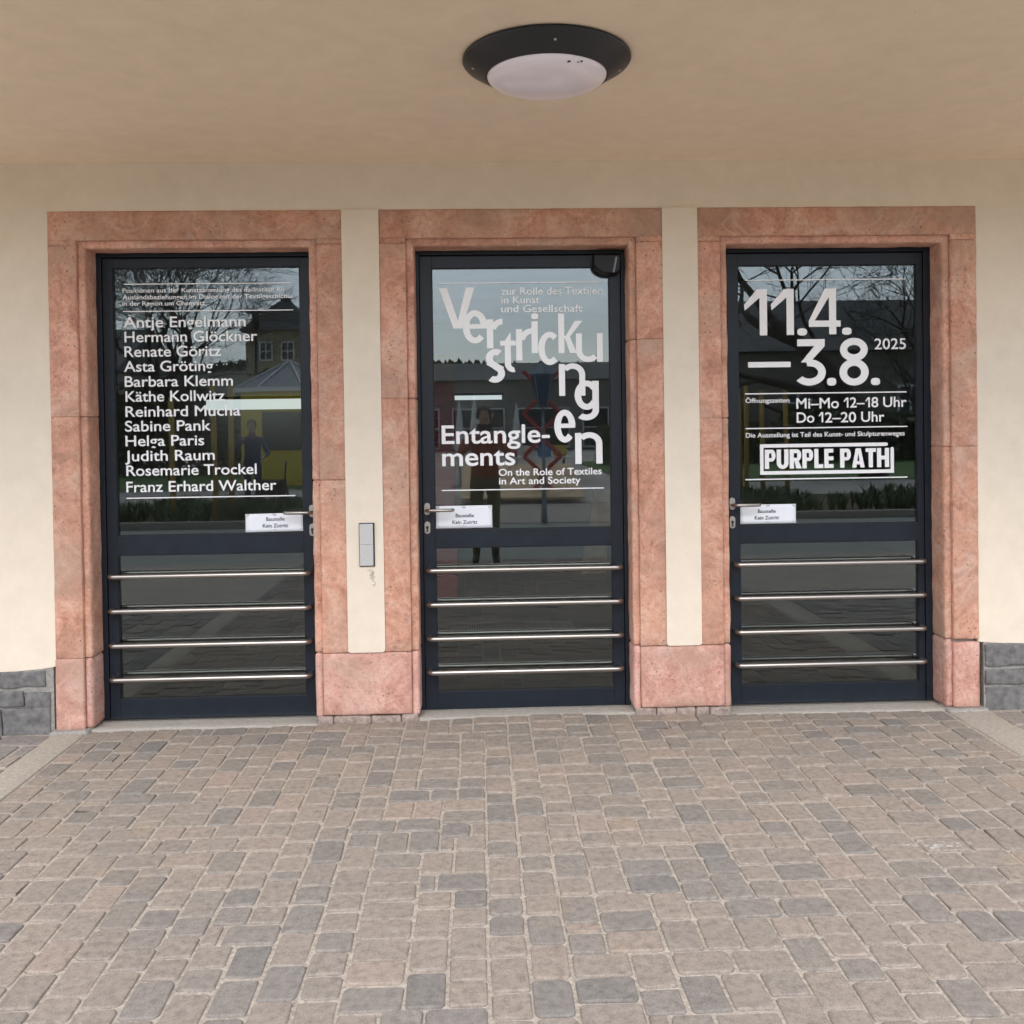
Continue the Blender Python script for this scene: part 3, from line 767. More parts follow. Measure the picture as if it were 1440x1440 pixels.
k.done('hours_lettering', M['vinyl'], pane3)
rules([(1.3909, 2.2347, 2.2134, .0063), (1.3844, 2.2360, 1.6251, .0071), (1.3848, 2.2385, 1.4449, .0072), (1.3819, 2.2361, 1.1800, .0072)], pane3)
# boxed logo
k = Ink(); w = .018
k.ribbon([(1.4594 + w / 2, 1.2030), (1.4594 + w / 2, 1.3615)], w); k.ribbon([(1.4600, 1.2030 + w / 2), (2.1655, 1.2030 + w / 2)], w); k.ribbon([(1.4600, 1.3615 - w / 2), (2.1250, 1.3615 - w / 2)], w)
k.ribbon([(2.1655 - w / 2, 1.2030), (2.1655 - w / 2, 1.3290)], w); k.disc(2.1250, 1.3615 - w / 2, w / 2, w / 2, 2.); k.disc(2.1655 - w / 2, 1.3290, w / 2, w / 2, 2.)
def block(k, ch, x0, x1, z0, z1):
    W_, H = x1 - x0, z1 - z0; w = min(.0225, W_ * .46); h = H * .2
    if ch in 'PR':
        k.rect(x0, x0 + w, z0, z1); r = H * .31
        k.rect(x0 + w * .9, x1 - W_ * .35, z1 - h, z1); k.rect(x0 + w * .9, x1 - W_ * .35, z1 - H * .62, z1 - H * .62 + h * .9)
        k.arc(x1 - W_ * .36, z1 - r, W_ * .36, r, -90, 90, w * .98, h * .95, 16)
        if ch == 'R': k.poly([(x0 + W_ * .40, z0 + H * .42), (x0 + W_ * .72, z0 + H * .45), (x1 + W_ * .03, z0), (x1 - W_ * .44, z0)])
    elif ch == 'U':
        k.rect(x0, x0 + w, z0 + H * .3, z1); k.rect(x1 - w, x1, z0 + H * .3, z1); k.arc((x0 + x1) / 2, z0 + H * .3, W_ / 2, H * .31, 180, 360, w, h, 20)
    elif ch == 'L': k.rect(x0, x0 + w, z0, z1); k.rect(x0 + w * .9, x1, z0, z0 + h)
    elif ch == 'E':
        k.rect(x0, x0 + w, z0, z1)
        for z in (z0, z0 + (H - h) / 2, z1 - h): k.rect(x0 + w * .9, x1, z, z + h)
    elif ch == 'A':
        k.poly([(x0, z0), (x0 + w * 1.0, z0), (x0 + W_ * .5, z1 - H * .25), (x0 + W_ * .5, z1), (x0 + W_ * .30, z1)]); k.poly([(x1 - w * 1.0, z0), (x1, z0), (x1 - W_ * .30, z1), (x0 + W_ * .5, z1), (x0 + W_ * .5, z1 - H * .25)])
        k.rect(x0 + W_ * .25, x1 - W_ * .25, z0 + H * .16, z0 + H * .34)
    elif ch == 'T': k.rect(x0, x1, z1 - h, z1); k.rect((x0 + x1) / 2 - w / 2, (x0 + x1) / 2 + w / 2, z0, z1 - h * .9)
    elif ch == 'H': k.rect(x0, x0 + w, z0, z1); k.rect(x1 - w, x1, z0, z1); k.rect(x0 + w * .9, x1 - w * .9, z0 + H * .4, z0 + H * .6)
ws = dict(P=1.0, U=1.08, R=1.08, L=.82, E=.84, A=1.16, T=.95, H=1.12); ws[' '] = .42
word = 'PURPLE PATH'; gap = .10; tot = sum(ws[c] for c in word) + gap * (len(word) - 1); u_ = (2.1400 - 1.4840) / tot; x = 1.4840
for c in word:
    if c != ' ': block(k, c, x, x + ws[c] * u_, 1.2330, 1.3330)
    x += (ws[c] + gap) * u_
k.done('boxed_logo', M['vinyl'], pane3)

# sensor head in the corner of the middle door
t = thing('door_sensor', 'black rounded sensor housing in the top right corner of the middle door', 'sensor', (.66, .12, 2.29))
bm = bmesh.new()
pts = [(.594, 2.342), (.594, 2.300)] + [(.674 - .080 * math.cos(a), 2.300 - .060 * math.sin(a)) for a in [R(12 * q) for q in range(1, 8)]] + [(.690, 2.2395), (.722, 2.244), (.735, 2.262), (.737, 2.342)]
prism(bm, pts[::-1], .085, .156); obj('housing', bm, M['black'], t, bevel=.010, seg=3)
bm = bmesh.new(); prism(bm, [(.690, 2.247), (.700, 2.247), (.716, 2.325), (.706, 2.325)], .0835, .0855); obj('lens_strip', bm, simple('glossy lens', (.02, .02, .022), .08), t)

# notices taped to the panes
def notice(x0, x1, z0, z1, lab, seed, skew):
    r = random.Random(seed)
    t = thing('paper_notice', lab, 'paper sign', ((x0 + x1) / 2, .164, z0), 'building site notices')
    vs, fs = [], []; nx, ny = 14, 6
    for j in range(ny + 1):
        for i in range(nx + 1):
            u, v = i / nx, j / ny; x = x0 + (x1 - x0) * u; z = z0 + (z1 - z0) * v + skew * (u - .5)
            vs.append((x, .1650 - .0012 * max(0, noise.noise(Vector((u * 3, v * 2, seed)))), z))
    for j in range(ny):
        for i in range(nx): fs.append((j * (nx + 1) + i, j * (nx + 1) + i + 1, (j + 1) * (nx + 1) + i + 1, (j + 1) * (nx + 1) + i))
    o = obj('sheet', (vs, fs), M['paper'], t, smooth=True); s = o.modifiers.new('S', 'SOLIDIFY'); s.thickness = .0004; s.offset = 1
    cx = (x0 + x1) / 2 + (.004 if seed != 3 else -.006); z = z0
    k = Ink(.1634)
    text_into(k, 'Baustelle', cx, None, z0 + .0555, .0185, .014); text_into(k, 'Kein Zutritt', cx, None, z0 + .0215, .0185, .014)
    k.done('notice_lettering', M['ink'], t)
    for u in (.03, .5, .97):
        for v in (.07, .93):
            bm = bmesh.new()
            x = x0 + (x1 - x0) * u; zz = z0 + (z1 - z0) * v + skew * (u - .5); a = r.uniform(-.3, .3)
            w, h = .010, .005
            p = [(x + c * math.cos(a) - d * math.sin(a), zz + c * math.sin(a) + d * math.cos(a)) for c, d in ((-w, -h), (w, -h), (w, h), (-w, h))]
            prism(bm, p, .1630, .1634); obj('tape', bm, M['tape'], t)
notice(-1.1955, -.9015, .953, 1.046, 'white notice under the lever of the left door, level with its right edge', 1, .003)
notice(-.2270, .0628, .954, 1.069, 'taller white notice taped beside the lever of the middle door', 2, .0)
notice(1.3500, 1.6440, .949, 1.049, 'white notice taped beside the lever of the right door', 3, .0)

# concrete sills in front of the doors
for i, d in enumerate(DOORS):
    bm = bmesh.new(); rough_box(bm, d[4] - .03, d[5] + .03, .014, .16, -.06, (.004, .022, .002)[i] + .002, .05, .0016, .006, i * 3.)
    kind(obj('door_sill', bm, M['concrete'], smooth=True), 'structure')

# bell plate on the left pier
t = thing('bell_plate', 'narrow upright steel bell plate on the plaster pier between left and middle doors', 'intercom', (-.56, -.01, .79))
bm = bmesh.new(); box(bm, -.5985, -.5225, -.012, .0, .790, 1.006); obj('backplate', bm, M['frame'], t, bevel=.0015)
bm = bmesh.new(); box(bm, -.5955, -.5290, -.017, -.0122, .795, .8995); box(bm, -.5955, -.5290, -.017, -.0122, .9005, 1.002); obj('cover', bm, simple('brushed grey cover', (.55, .55, .53), .4, .25, bump=.03, bscale=200, var=.06), t, bevel=.001)

# ceiling lamp
LC = (.262, -1.302, HC)
t = thing('ceiling_lamp', 'round black rimmed ceiling lamp with pale opal dome, switched off', 'lamp', LC)
bm = bmesh.new(); lathe(bm, [(.290, .002), (.300, -.003), (.3015, -.010), (.296, -.017), (.222, -.062), (.2165, -.0655), (.213, -.062), (.205, -.045)], LC, 96); obj('rim', bm, M['lamp_ring'], t, smooth=True)
bm = bmesh.new(); lathe(bm, [(.2140, -.055)] + [(.2140 * math.cos(a), -.062 - .050 * math.sin(a)) for a in [R(6 * q) for q in range(0, 15)]] + [(0, -.112)], LC, 96); dome = obj('diffuser', bm, M['opal'], t, smooth=True)
for a in (100, 190, 280, 10):
    bm = bmesh.new(); c = Vector((LC[0] + .264 * math.cos(R(a - 8)), LC[1] + .264 * math.sin(R(a - 8)), LC[2] - .0385))
    nrm = Vector((math.cos(R(a - 8)) * .52, math.sin(R(a - 8)) * .52, -.85)).normalized()
    tube(bm, [c - nrm * .004, c + nrm * .0022], .0052, 12); tube(bm, [c + nrm * .0023, c + nrm * .0032], .0026, 8)
    obj('screw', bm, M['steel'], t, smooth=True)
# tiny printed marks on the dome
bm = bmesh.new()
def on_dome(dx, dy):
    r = math.hypot(dx, dy); s = math.sqrt(max(0, 1 - (r / .214) ** 2)); return Vector((LC[0] + dx, LC[1] + dy, LC[2] - .0635 - .050 * s))
for dx, dy, w, h in ((.062, -.188, .011, .006), (.094, -.178, .006, .004), (.106, -.176, .008, .005)):
    q = [on_dome(dx + a * w, dy + b * h) for a, b in ((-.5, -.5), (.5, -.5), (.5, .5), (-.5, .5))]
    bm = bmesh.new(); bm.faces.new([bm.verts.new(v) for v in q]); obj('printed_mark', bm, M['gasket'], dome)

# ------------------------------------------------------------------ the square behind the camera (seen mirrored in the panes)
sheet('planting_bed', -16, -2.6, -13.0, -9.5, .02, M['soil']); sheet('planting_bed', 3.2, 22, -13.0, -9.5, .02, M['soil'])
sheet('road', -30, 30, -9.42, -5.53, -.012, simple('asphalt', (.26, .265, .24), .9, bump=.2, bscale=60, var=.12))
sheet('plaza', -2.55, 3.15, -60, -9.43, -.004, simple('plaza paving', (.34, .30, .26), .95, bump=.3, bscale=7, var=.2))
sheet('path', -40, 40, -18.5, -13.06, .001, M['gravel']); sheet('lawn', -60, -3.3, -34, -18.6, .0, M['lawn']); sheet('lawn', 4, 60, -34, -18.6, .004, M['lawn'])
def kerb(x0, x1, y):
    bm = bmesh.new(); box(bm, x0, x1, y - .06, y + .06, -.05, .10); kind(obj('kerb', bm, M['strip'], bevel=.01), 'structure')
kerb(-16, -2.6, -9.46); kerb(3.2, 22, -9.46); kerb(-16, -2.6, -13.03); kerb(3.2, 22, -13.03)

def plants(name, x0, x1, y0, y1, n, seed, h, mat):
    r = random.Random(seed); vs, fs = [], []
    for _ in range(n):
        x, y = r.uniform(x0, x1), r.uniform(y0, y1)
        if noise.noise(Vector((x * .7, y * .7, seed))) < -.12: continue
        for q in range(r.randint(5, 11)):
            a = r.uniform(0, 6.28); l = h * r.uniform(.4, 1.1); lean = r.uniform(.15, .8); w = .018
            dx, dy = math.cos(a), math.sin(a); b = len(vs)
            p0 = Vector((x, y, .02)); p1 = p0 + Vector((dx * lean * l * .5, dy * lean * l * .5, l * .65)); p2 = p0 + Vector((dx * lean * l, dy * lean * l, l * .9))
            sd_ = Vector((-dy, dx, 0)) * w
            vs += [p0 - sd_ * .4, p0 + sd_ * .4, p1 + sd_, p1 - sd_, p2]; fs += [(b, b + 1, b + 2, b + 3), (b + 3, b + 2, b + 4)]
    return kind(obj(name, (vs, fs), mat), 'stuff')
plants('ground_cover', -15, -2.8, -12.8, -9.6, 1300, 3, .34, M['leaf']); plants('ground_cover', 3.4, 20, -12.8, -9.6, 1400, 4, .34, M['leaf'])

def tree(loc, h, r0, seed, lab, lean=(0, 0), depth=6, first=.34, keep=(-99, 99)):
    r = random.Random(seed)
    t = thing('bare_tree', lab, 'tree', loc, 'bare trees on the square')
    tb = bmesh.new(); cb = bmesh.new()
    def grow(p, d, l, rad, lev):
        pts = [p]; rr = [rad]; n = 4 if lev < 3 else 3
        for k in range(n):
            d = (d + Vector((r.gauss(0, .13), r.gauss(0, .13), r.gauss(0, .09) + .035))).normalized(); p = p + d * (l / n); pts.append(p); rr.append(max(.0055, rad * (1 - .42 * (k + 1) / n)))
        tube(tb if lev == 0 else cb, pts, rr, 8 if lev < 2 else (5 if lev < 4 else 3), cap=lev < 2)
        if lev >= depth or (lev > 0 and not keep[0] < p.x < keep[1]): return
        nb = r.choice((3, 3, 4)) if lev else 5
        if lev >= depth - 2: nb = 3
        for q in range(nb):
            s = pts[-1] if q < 2 else pts[r.randint(1, len(pts) - 1)]
            ax = Vector((r.gauss(0, 1), r.gauss(0, 1), r.gauss(0, .35))); ax = (ax - d * ax.dot(d)).normalized()
            a = r.uniform(.35, .85); nd = (d * math.cos(a) + ax * math.sin(a)).normalized()
            grow(s, nd, l * r.uniform(.62, .86), rr[-1] * r.uniform(.6, .82) if q < 2 else max(.007, rad * .42), lev + 1)
    grow(Vector(loc), Vector((lean[0], lean[1], 1)).normalized(), h * first, r0, 0)
    obj('trunk', tb, M['bark'], t, smooth=True); obj('crown', cb, M['bark'], t, smooth=True)
tree((-8.9, -22.9, 0), 8.4, .20, 31, 'tall bare tree on the lawn mirrored in the left door', depth=7, keep=(-99, -5.2))
tree((-12.5, -30, 0), 9.5, .22, 32, 'second bare tree farther back at the left of the square', depth=6, keep=(-99, -7))
tree((10.4, -19.5, 0), 12.0, .40, 35, 'thick bare tree beyond the path mirrored in the right door', lean=(-.04, .02), depth=7, keep=(6.6, 99))
tree((15.5, -25, 0), 8.5, .2, 37, 'bare tree behind the planting bed mirrored at the far right', depth=6, keep=(11.5, 99))

def thicket(x0, x1, y, d, h, n, seed, lab):
    r = random.Random(seed); vs, fs = [], []
    for _ in range(n):
        x = r.uniform(x0, x1); top = h * (.75 + .35 * noise.noise(Vector((x * .5, seed, 1)))); z = top * r.random() ** .8
        yy = y + r.gauss(0, d * .35); a = r.uniform(0, 6.28); c = Vector((x, yy, max(.1, z))); sz = r.uniform(.10, .26)
        u = Vector((math.cos(a), math.sin(a), r.uniform(-.5, .9))).normalized() * sz; w = u.cross(Vector((r.gauss(0, 1), r.gauss(0, 1), r.gauss(0, 1)))).normalized() * sz * .45; b = len(vs)
        vs += [c - u, c + w, c + u, c - w]; fs.append((b, b + 1, b + 2, b + 3))
    tag(obj('hedge', (vs, fs), M['hedge']), lab, 'hedge')
M['hedge'] = simple('dark hedge leaves', (.10, .11, .06), .9, var=.4, bscale=2)
thicket(-17, -6.6, -29, 2.2, 4.2, 9000, 3, 'dark hedge behind the bare trees at the left of the square')
thicket(4.6, 24, -31, 2.0, 2.4, 9000, 5, 'low dark hedge in front of the boarded barn')
def stake(x, y, h, lab, lean=0):
    bm = bmesh.new(); tube(bm, [(x, y, 0), (x + lean, y, h)], [.045, .04], 10)
    tag(obj('tree_stake', bm, M['stake'], smooth=True), lab, 'stake', 'yellow tree stakes')
for x, y, h, lab in ((-4.78, -9.9, 2.0, 'single yellow stake left of the stake pair in the planting bed'), (-4.12, -9.9, 2.2, 'yellow stake of the pair mirrored in the left door, left one'), (-3.93, -10.1, 2.2, 'yellow stake of the pair mirrored in the left door, right one'),
                     (4.95, -12.7, 2.1, 'outer left yellow stake of the tree guard mirrored in the right door'), (5.12, -12.9, 2.2, 'thicker set yellow stake inside the tree guard, left of centre'), (5.34, -12.6, 2.1, 'yellow stake inside the tree guard, right of centre'), (5.86, -12.75, 2.1, 'outer right yellow stake of the tree guard mirrored in the right door')):
    stake(x, y, h, lab, rnd.uniform(-.04, .04))

def windows(parent, spots, y, w, h):
    for x, z in spots:
        bm = bmesh.new(); frame_rects(bm, x - w / 2, x + w / 2, z, z + h, (.1, .1, .1, .1), y, y + .12); box(bm, x - .04, x + .04, y + .01, y + .1, z + .1, z + h - .1); box(bm, x - w / 2 + .1, x + w / 2 - .1, y + .02, y + .09, z + h * .5 - .04, z + h * .5 + .04)
        f = obj('window', bm, M['white_paint'], parent)
        bm = bmesh.new(); box(bm, x - w / 2 + .1, x + w / 2 - .1, y - .02, y + .015, z + .1, z + h - .1); obj('pane', bm, M['window_dark'], f)
# hipped house
t = thing('hipped_house', 'ochre house with steep hipped slate roof and white windows', 'house', (-16.6, -78, 0))
bm = bmesh.new(); box(bm, -19.4, -13.8, -81, -75, -.1, 9.9); obj('wall', bm, M['ochre'], t)
bm = bmesh.new(); v = [bm.verts.new(p) for p in ((-19.9, -81.4, 9.85), (-13.3, -81.4, 9.85), (-13.3, -74.6, 9.85), (-19.9, -74.6, 9.85), (-17.1, -78.5, 12.6), (-16.1, -78.5, 12.6), (-16.1, -77.5, 12.6), (-17.1, -77.5, 12.6))]
for f in ((0, 1, 5, 4), (1, 2, 6, 5), (2, 3, 7, 6), (3, 0, 4, 7), (4, 5, 6, 7), (3, 2, 1, 0)): bm.faces.new([v[q] for q in f])
rf = obj('roof', bm, M['roof'], t)
bm = bmesh.new(); box(bm, -17.0, -16.2, -78.4, -77.7, 12.4, 12.9); obj('ridge_cap', bm, M['roof'], rf)
windows(t, [(-17.7, 7.3), (-15.9, 7.3), (-17.7, 4.2), (-15.9, 4.2), (-17.7, 1.2), (-15.9, 1.2)], -74.98, 1.1, 1.6)
# pavilion with glazed tent roof
t = thing('kiosk', 'yellow octagonal kiosk with pointed glazed roof', 'kiosk', (-5.2, -20.6, 0))
def octo(r, z): return [(-5.2 + r * math.cos(R(22.5 + 45 * q)), -21.4 + r * math.sin(R(22.5 + 45 * q)), z) for q in range(8)]
def shell(rings):
    bm = bmesh.new(); rs = [[bm.verts.new(p) for p in r] for r in rings]
    for a, b in zip(rs, rs[1:]):
        for q in range(8): bm.faces.new((a[q], a[(q + 1) % 8], b[(q + 1) % 8], b[q]))
    bm.faces.new(rs[0][::-1]); bm.faces.new(rs[-1]); return bm
obj('wall', shell([octo(1.35, 0), octo(1.35, 2.5)]), M['yellow'], t)
obj('eaves', shell([octo(1.55, 2.5), octo(1.55, 2.62)]), M['white_paint'], t)
rf = obj('roof', shell([octo(1.5, 2.62), octo(.08, 3.35)]), M['roofglass'], t)
bm = bmesh.new()
for q in range(8): tube(bm, [octo(1.5, 2.63)[q], octo(.08, 3.37)[q]], .025, 6)
obj('glazing_bar', bm, M['white_paint'], rf)
bm = bmesh.new(); box(bm, -5.7, -4.6, -20.16, -20.10, .95, 1.95); obj('window', bm, M['window_dark'], t)
# long halls
def hall(x0, x1, y0, y1, ze, zr, wm, lab, wins, ww=1.2, wh=1.5):
    t = thing('long_hall', lab, 'building', ((x0 + x1) / 2, (y0 + y1) / 2, 0))
    bm = bmesh.new(); box(bm, x0, x1, y0, y1, -.1, ze); obj('wall', bm, wm, t)
    bm = bmesh.new(); ym = (y0 + y1) / 2; v = [bm.verts.new(p) for p in ((x0 - .4, y0 - .4, ze), (x1 + .4, y0 - .4, ze), (x1 + .4, y1 + .4, ze), (x0 - .4, y1 + .4, ze), (x0 - .4, ym, zr), (x1 + .4, ym, zr))]
    for f in ((0, 1, 5, 4), (2, 3, 4, 5), (1, 2, 5), (3, 0, 4), (3, 2, 1, 0)): bm.faces.new([v[q] for q in f])
    obj('roof', bm, M['roof'], t); windows(t, wins, y1 + .01, ww, wh); return t
hall(-6.5, 13, -68, -56, 4.5, 6.0, M['grey_render'], 'long low grey hall across the square behind the middle door view', [(-4.2 + 4.2 * q, .1) for q in range(4)], 3.4, 2.6)
hall(10.4, 30, -48, -36, 4.6, 7.6, simple('dark boarding', (.22, .205, .17), .9, var=.2, bscale=3), 'long dark boarded barn with slate roof mirrored in the right door', [(14 + 5 * q, 1.6) for q in range(3)])
hall(-40, -21, -62, -50, 5.0, 8.0, M['grey_render'], 'grey house far left of the square beyond the lawn', [(-38 + 3 * q, 1.8) for q in range(6)])
# hill with wooded ridge
vs, fs = [], []; nx = 90
for j, (y, f) in enumerate(((-330, 0.), (-450, .45), (-600, 1.), (-700, 1.0))):
    for i in range(nx + 1):
        x = -700 + 1400 * i / nx; z = (40 + 9 * noise.noise(Vector((x * .004, 1, 2))) + 4 * noise.noise(Vector((x * .02, 5, 2)))) * f
        vs.append((x, y, z - .5))
for j in range(3):
    for i in range(nx): a = j * (nx + 1) + i; fs.append((a, a + nx + 1, a + nx + 2, a + 1))
kind(obj('hill', (vs, fs), M['hill'], smooth=True), 'structure')
vs2, fs2 = [], []; r = random.Random(2)
for _ in range(1500):
    x = r.uniform(-500, 500); z = 40 + 9 * noise.noise(Vector((x * .004, 1, 2))) + 4 * noise.noise(Vector((x * .02, 5, 2))); y = -600 + r.uniform(-25, 25)
    h = r.uniform(1.5, 4.5); w = r.uniform(2.2, 4.5); b = len(vs2)
    for q in range(5): vs2.append((x + w * math.cos(q * 1.257), y + w * math.sin(q * 1.257), z - 2))
    vs2.append((x, y, z + h)); fs2 += [(b + q, b + (q + 1) % 5, b + 5) for q in range(5)]
kind(obj('forest', (vs2, fs2), M['hill']), 'stuff')

# folded parasols
for x, z, lab in ((-.47, 2.12, 'leftmost of three folded white parasols on the square'), (-.10, 2.25, 'middle and tallest of three folded white parasols'), (.93, 2.05, 'rightmost of three folded white parasols, by the red sculpture')):
    t = thing('folded_parasol', lab, 'parasol', (x, -18.2, 0), 'folded white parasols')
    bm = bmesh.new(); lathe(bm, [(.012, z), (.05, z - .25), (.12, z - .9), (.15, z - 1.15), (.09, z - 1.22), (.03, z - 1.2)], (x, -18.2, 0), 14); obj('canopy', bm, M['fabric'], t, smooth=True)
    bm = bmesh.new(); tube(bm, [(x, -18.2, .06), (x, -18.2, z - 1.19)], .022, 8); obj('pole', bm, M['steel'], t, smooth=True)
    bm = bmesh.new(); lathe(bm, [(0, .07), (.2, .07), (.26, .0), (0, .0)], (x, -18.2, 0), 18); obj('base', bm, M['concrete'], t)
# lantern
M['lantern'] = simple('blue grey lantern paint', (.22, .27, .33), .6)
def lantern(x, y, z, lab):
    t = thing('street_lantern', lab, 'street lamp', (x, y, 0))
    bm = bmesh.new(); tube(bm, [(x, y, 0), (x, y, .5), (x, y, z - .7)], [.05, .03, .02], 12); obj('post', bm, M['lantern'], t, smooth=True)
    bm = bmesh.new()
    for s in range(4):
        a = R(45 + 90 * s); tube(bm, [(x + .08 * math.cos(a), y + .08 * math.sin(a), z - .7), (x + .19 * math.cos(a), y + .19 * math.sin(a), z - .2)], .012, 6)
    lathe(bm, [(.19, z - .2), (.20, z - .18), (.05, z - .04), (.0, z + .04)], (x, y, 0), 4); lathe(bm, [(.0, z - .70), (.09, z - .70), (.09, z - .67), (0, z - .67)], (x, y, 0), 4); h = obj('lamp_head', bm, M['lantern'], t)
    bm = bmesh.new(); lathe(bm, [(.075, z - .67), (.175, z - .2)], (x, y, 0), 4); obj('lamp_glass', bm, M['roofglass'], h)
lantern(.98, -9.3, 2.45, 'old style street lantern on the square in front of the red sculpture')
t = thing('street_lamp', 'tall street lamp with flat round head at the left of the square', 'street lamp', (-7.0, -25.2, 0))
bm = bmesh.new(); tube(bm, [(-7, -25.2, 0), (-7, -25.2, 4.7)], [.07, .05], 10); obj('post', bm, M['frame'], t, smooth=True)
bm = bmesh.new(); lathe(bm, [(0, 5.32), (.32, 5.24), (.33, 5.2), (.12, 5.16), (.10, 4.7), (0, 4.7)], (-7, -25.2, 0), 20); obj('lamp_head', bm, M['frame'], t, smooth=True)
# red zigzag sculpture
bm = bmesh.new()
for a, s in ((-.30, 1), (.30, -1)):
    pts = []
    for q in range(7): pts.append((1.25 + a * .5 + s * (.22 if q % 2 else -.22), -13.6, .05 + q * .42))
    for p0, p1 in zip(pts, pts[1:]): tube(bm, [p0, p1], .045, 6)
tag(obj('zigzag_sculpture', bm, simple('dull red steel', (.50, .07, .07), .7)), 'red zigzag steel sculpture standing on the square', 'sculpture')
# timber platform, table
t = thing('sloping_deck', 'wide low sloping deck of pale timber boards on the square', 'timber deck', (.8, -14, 0))
bm = bmesh.new()
for q in range(8):
    y0, y1 = -15.4 + q * .3, -15.4 + q * .3 + .29; h0, h1 = .66 - q * .068, .66 - (q + .95) * .068
    v = [bm.verts.new(p) for p in ((-.35, y0, h0), (2, y0, h0), (2, y1, h1), (-.35, y1, h1), (-.35, y0, h0 - .04), (2, y0, h0 - .04), (2, y1, h1 - .04), (-.35, y1, h1 - .04))]
    for f in ((0, 1, 2, 3), (7, 6, 5, 4), (0, 4, 5, 1), (1, 5, 6, 2), (2, 6, 7, 3), (3, 7, 4, 0)): bm.faces.new([v[w] for w in f])
obj('deck_boards', bm, M['timber'], t)
for x in (-.2, 1.75):
    bm = bmesh.new(); box(bm, x, x + .1, -15.3, -15.2, 0, .59); obj('leg', bm, M['timber'], t)
t = thing('trestle_table', 'white topped trestle table behind the sloping timber deck', 'table', (1.4, -16.75, 0))
bm = bmesh.new(); box(bm, .6, 2.1, -17.1, -16.4, .74, .78); obj('tabletop', bm, M['white_paint'], t)
for x in (.75, 1.95):
    for s in (-1, 1):
        bm = bmesh.new(); tube(bm, [(x, -16.75 + s * .3, 0), (x, -16.75 + s * .05, .74)], .02, 6); obj('leg', bm, M['frame'], t)
for x, c, lab in ((.72, (.62, .10, .16), 'pink red crate at the left end of the white trestle table'), (1.12, (.75, .70, .60), 'cream crate second from the left on the trestle table'), (1.50, (.10, .22, .45), 'blue crate third from the left on the trestle table'), (1.86, (.70, .52, .10), 'yellow crate at the right end of the trestle table')):
    t = thing('crate', lab, 'crate', (x, -16.7, .78), 'crates on the trestle table'); mm = simple('crate paint', c, .7)
    bm = bmesh.new()
    for q in range(3):
        z = .79 + q * .085; box(bm, x - .15, x + .15, -16.60, -16.585, z, z + .07); box(bm, x - .15, x + .15, -16.85, -16.835, z, z + .07)
        box(bm, x - .15, x - .135, -16.834, -16.601, z, z + .07); box(bm, x + .135, x + .15, -16.834, -16.601, z, z + .07)
    box(bm, x - .134, x + .134, -16.834, -16.601, .781, .79); obj('slat_sides', bm, mm, t)
    bm = bmesh.new(); box(bm, x - .133, x + .133, -16.83, -16.605, .7905, .97); obj('contents', bm, M['fabric'], t, bevel=.02)
# low wooden planter wall / timber wedge mirrored at the right edge of the left door
t = thing('timber_ramp', 'leaning pale timber panel on the square mirrored in the left door', 'panel', (-2.6, -12.4, 0))
bm = bmesh.new(); prism(bm, [(-2.75, 0), (-2.35, 0), (-2.25, 1.35), (-2.40, 1.35)], -12.5, -12.42); obj('board_panel', bm, M['timber'], t)

# ------------------------------------------------------------------ people (mirrored in the panes)
def skin_body(chains, levels=2):
    """chains of (point, radius); points are merged where they coincide"""
    me = bpy.data.meshes.new('b'); idx = {}; vs, es, rs = [], [], []
    def vid(p, r):
        key = tuple(round(c, 3) for c in p)
        if key not in idx: idx[key] = len(vs); vs.append(p); rs.append(r)
        return idx[key]
    for ch in chains:
        ids = [vid(p, r) for p, r in ch]
        es += list(zip(ids, ids[1:]))
    me.from_pydata(vs, es, []); o = bpy.data.objects.new('b', me); COL.objects.link(o)
    s = o.modifiers.new('skin', 'SKIN'); s.use_smooth_shade = True
    for i, r in enumerate(rs):
        sv = me.skin_vertices[0].data[i]; sv.radius = r if isinstance(r, tuple) else (r, r); sv.use_root = i == 0
    o.modifiers.new('sub', 'SUBSURF').levels = levels
    dg = bpy.context.evaluated_depsgraph_get(); res = bpy.data.meshes.new_from_object(o.evaluated_get(dg))
    bpy.data.objects.remove(o); bpy.data.meshes.remove(me); return res

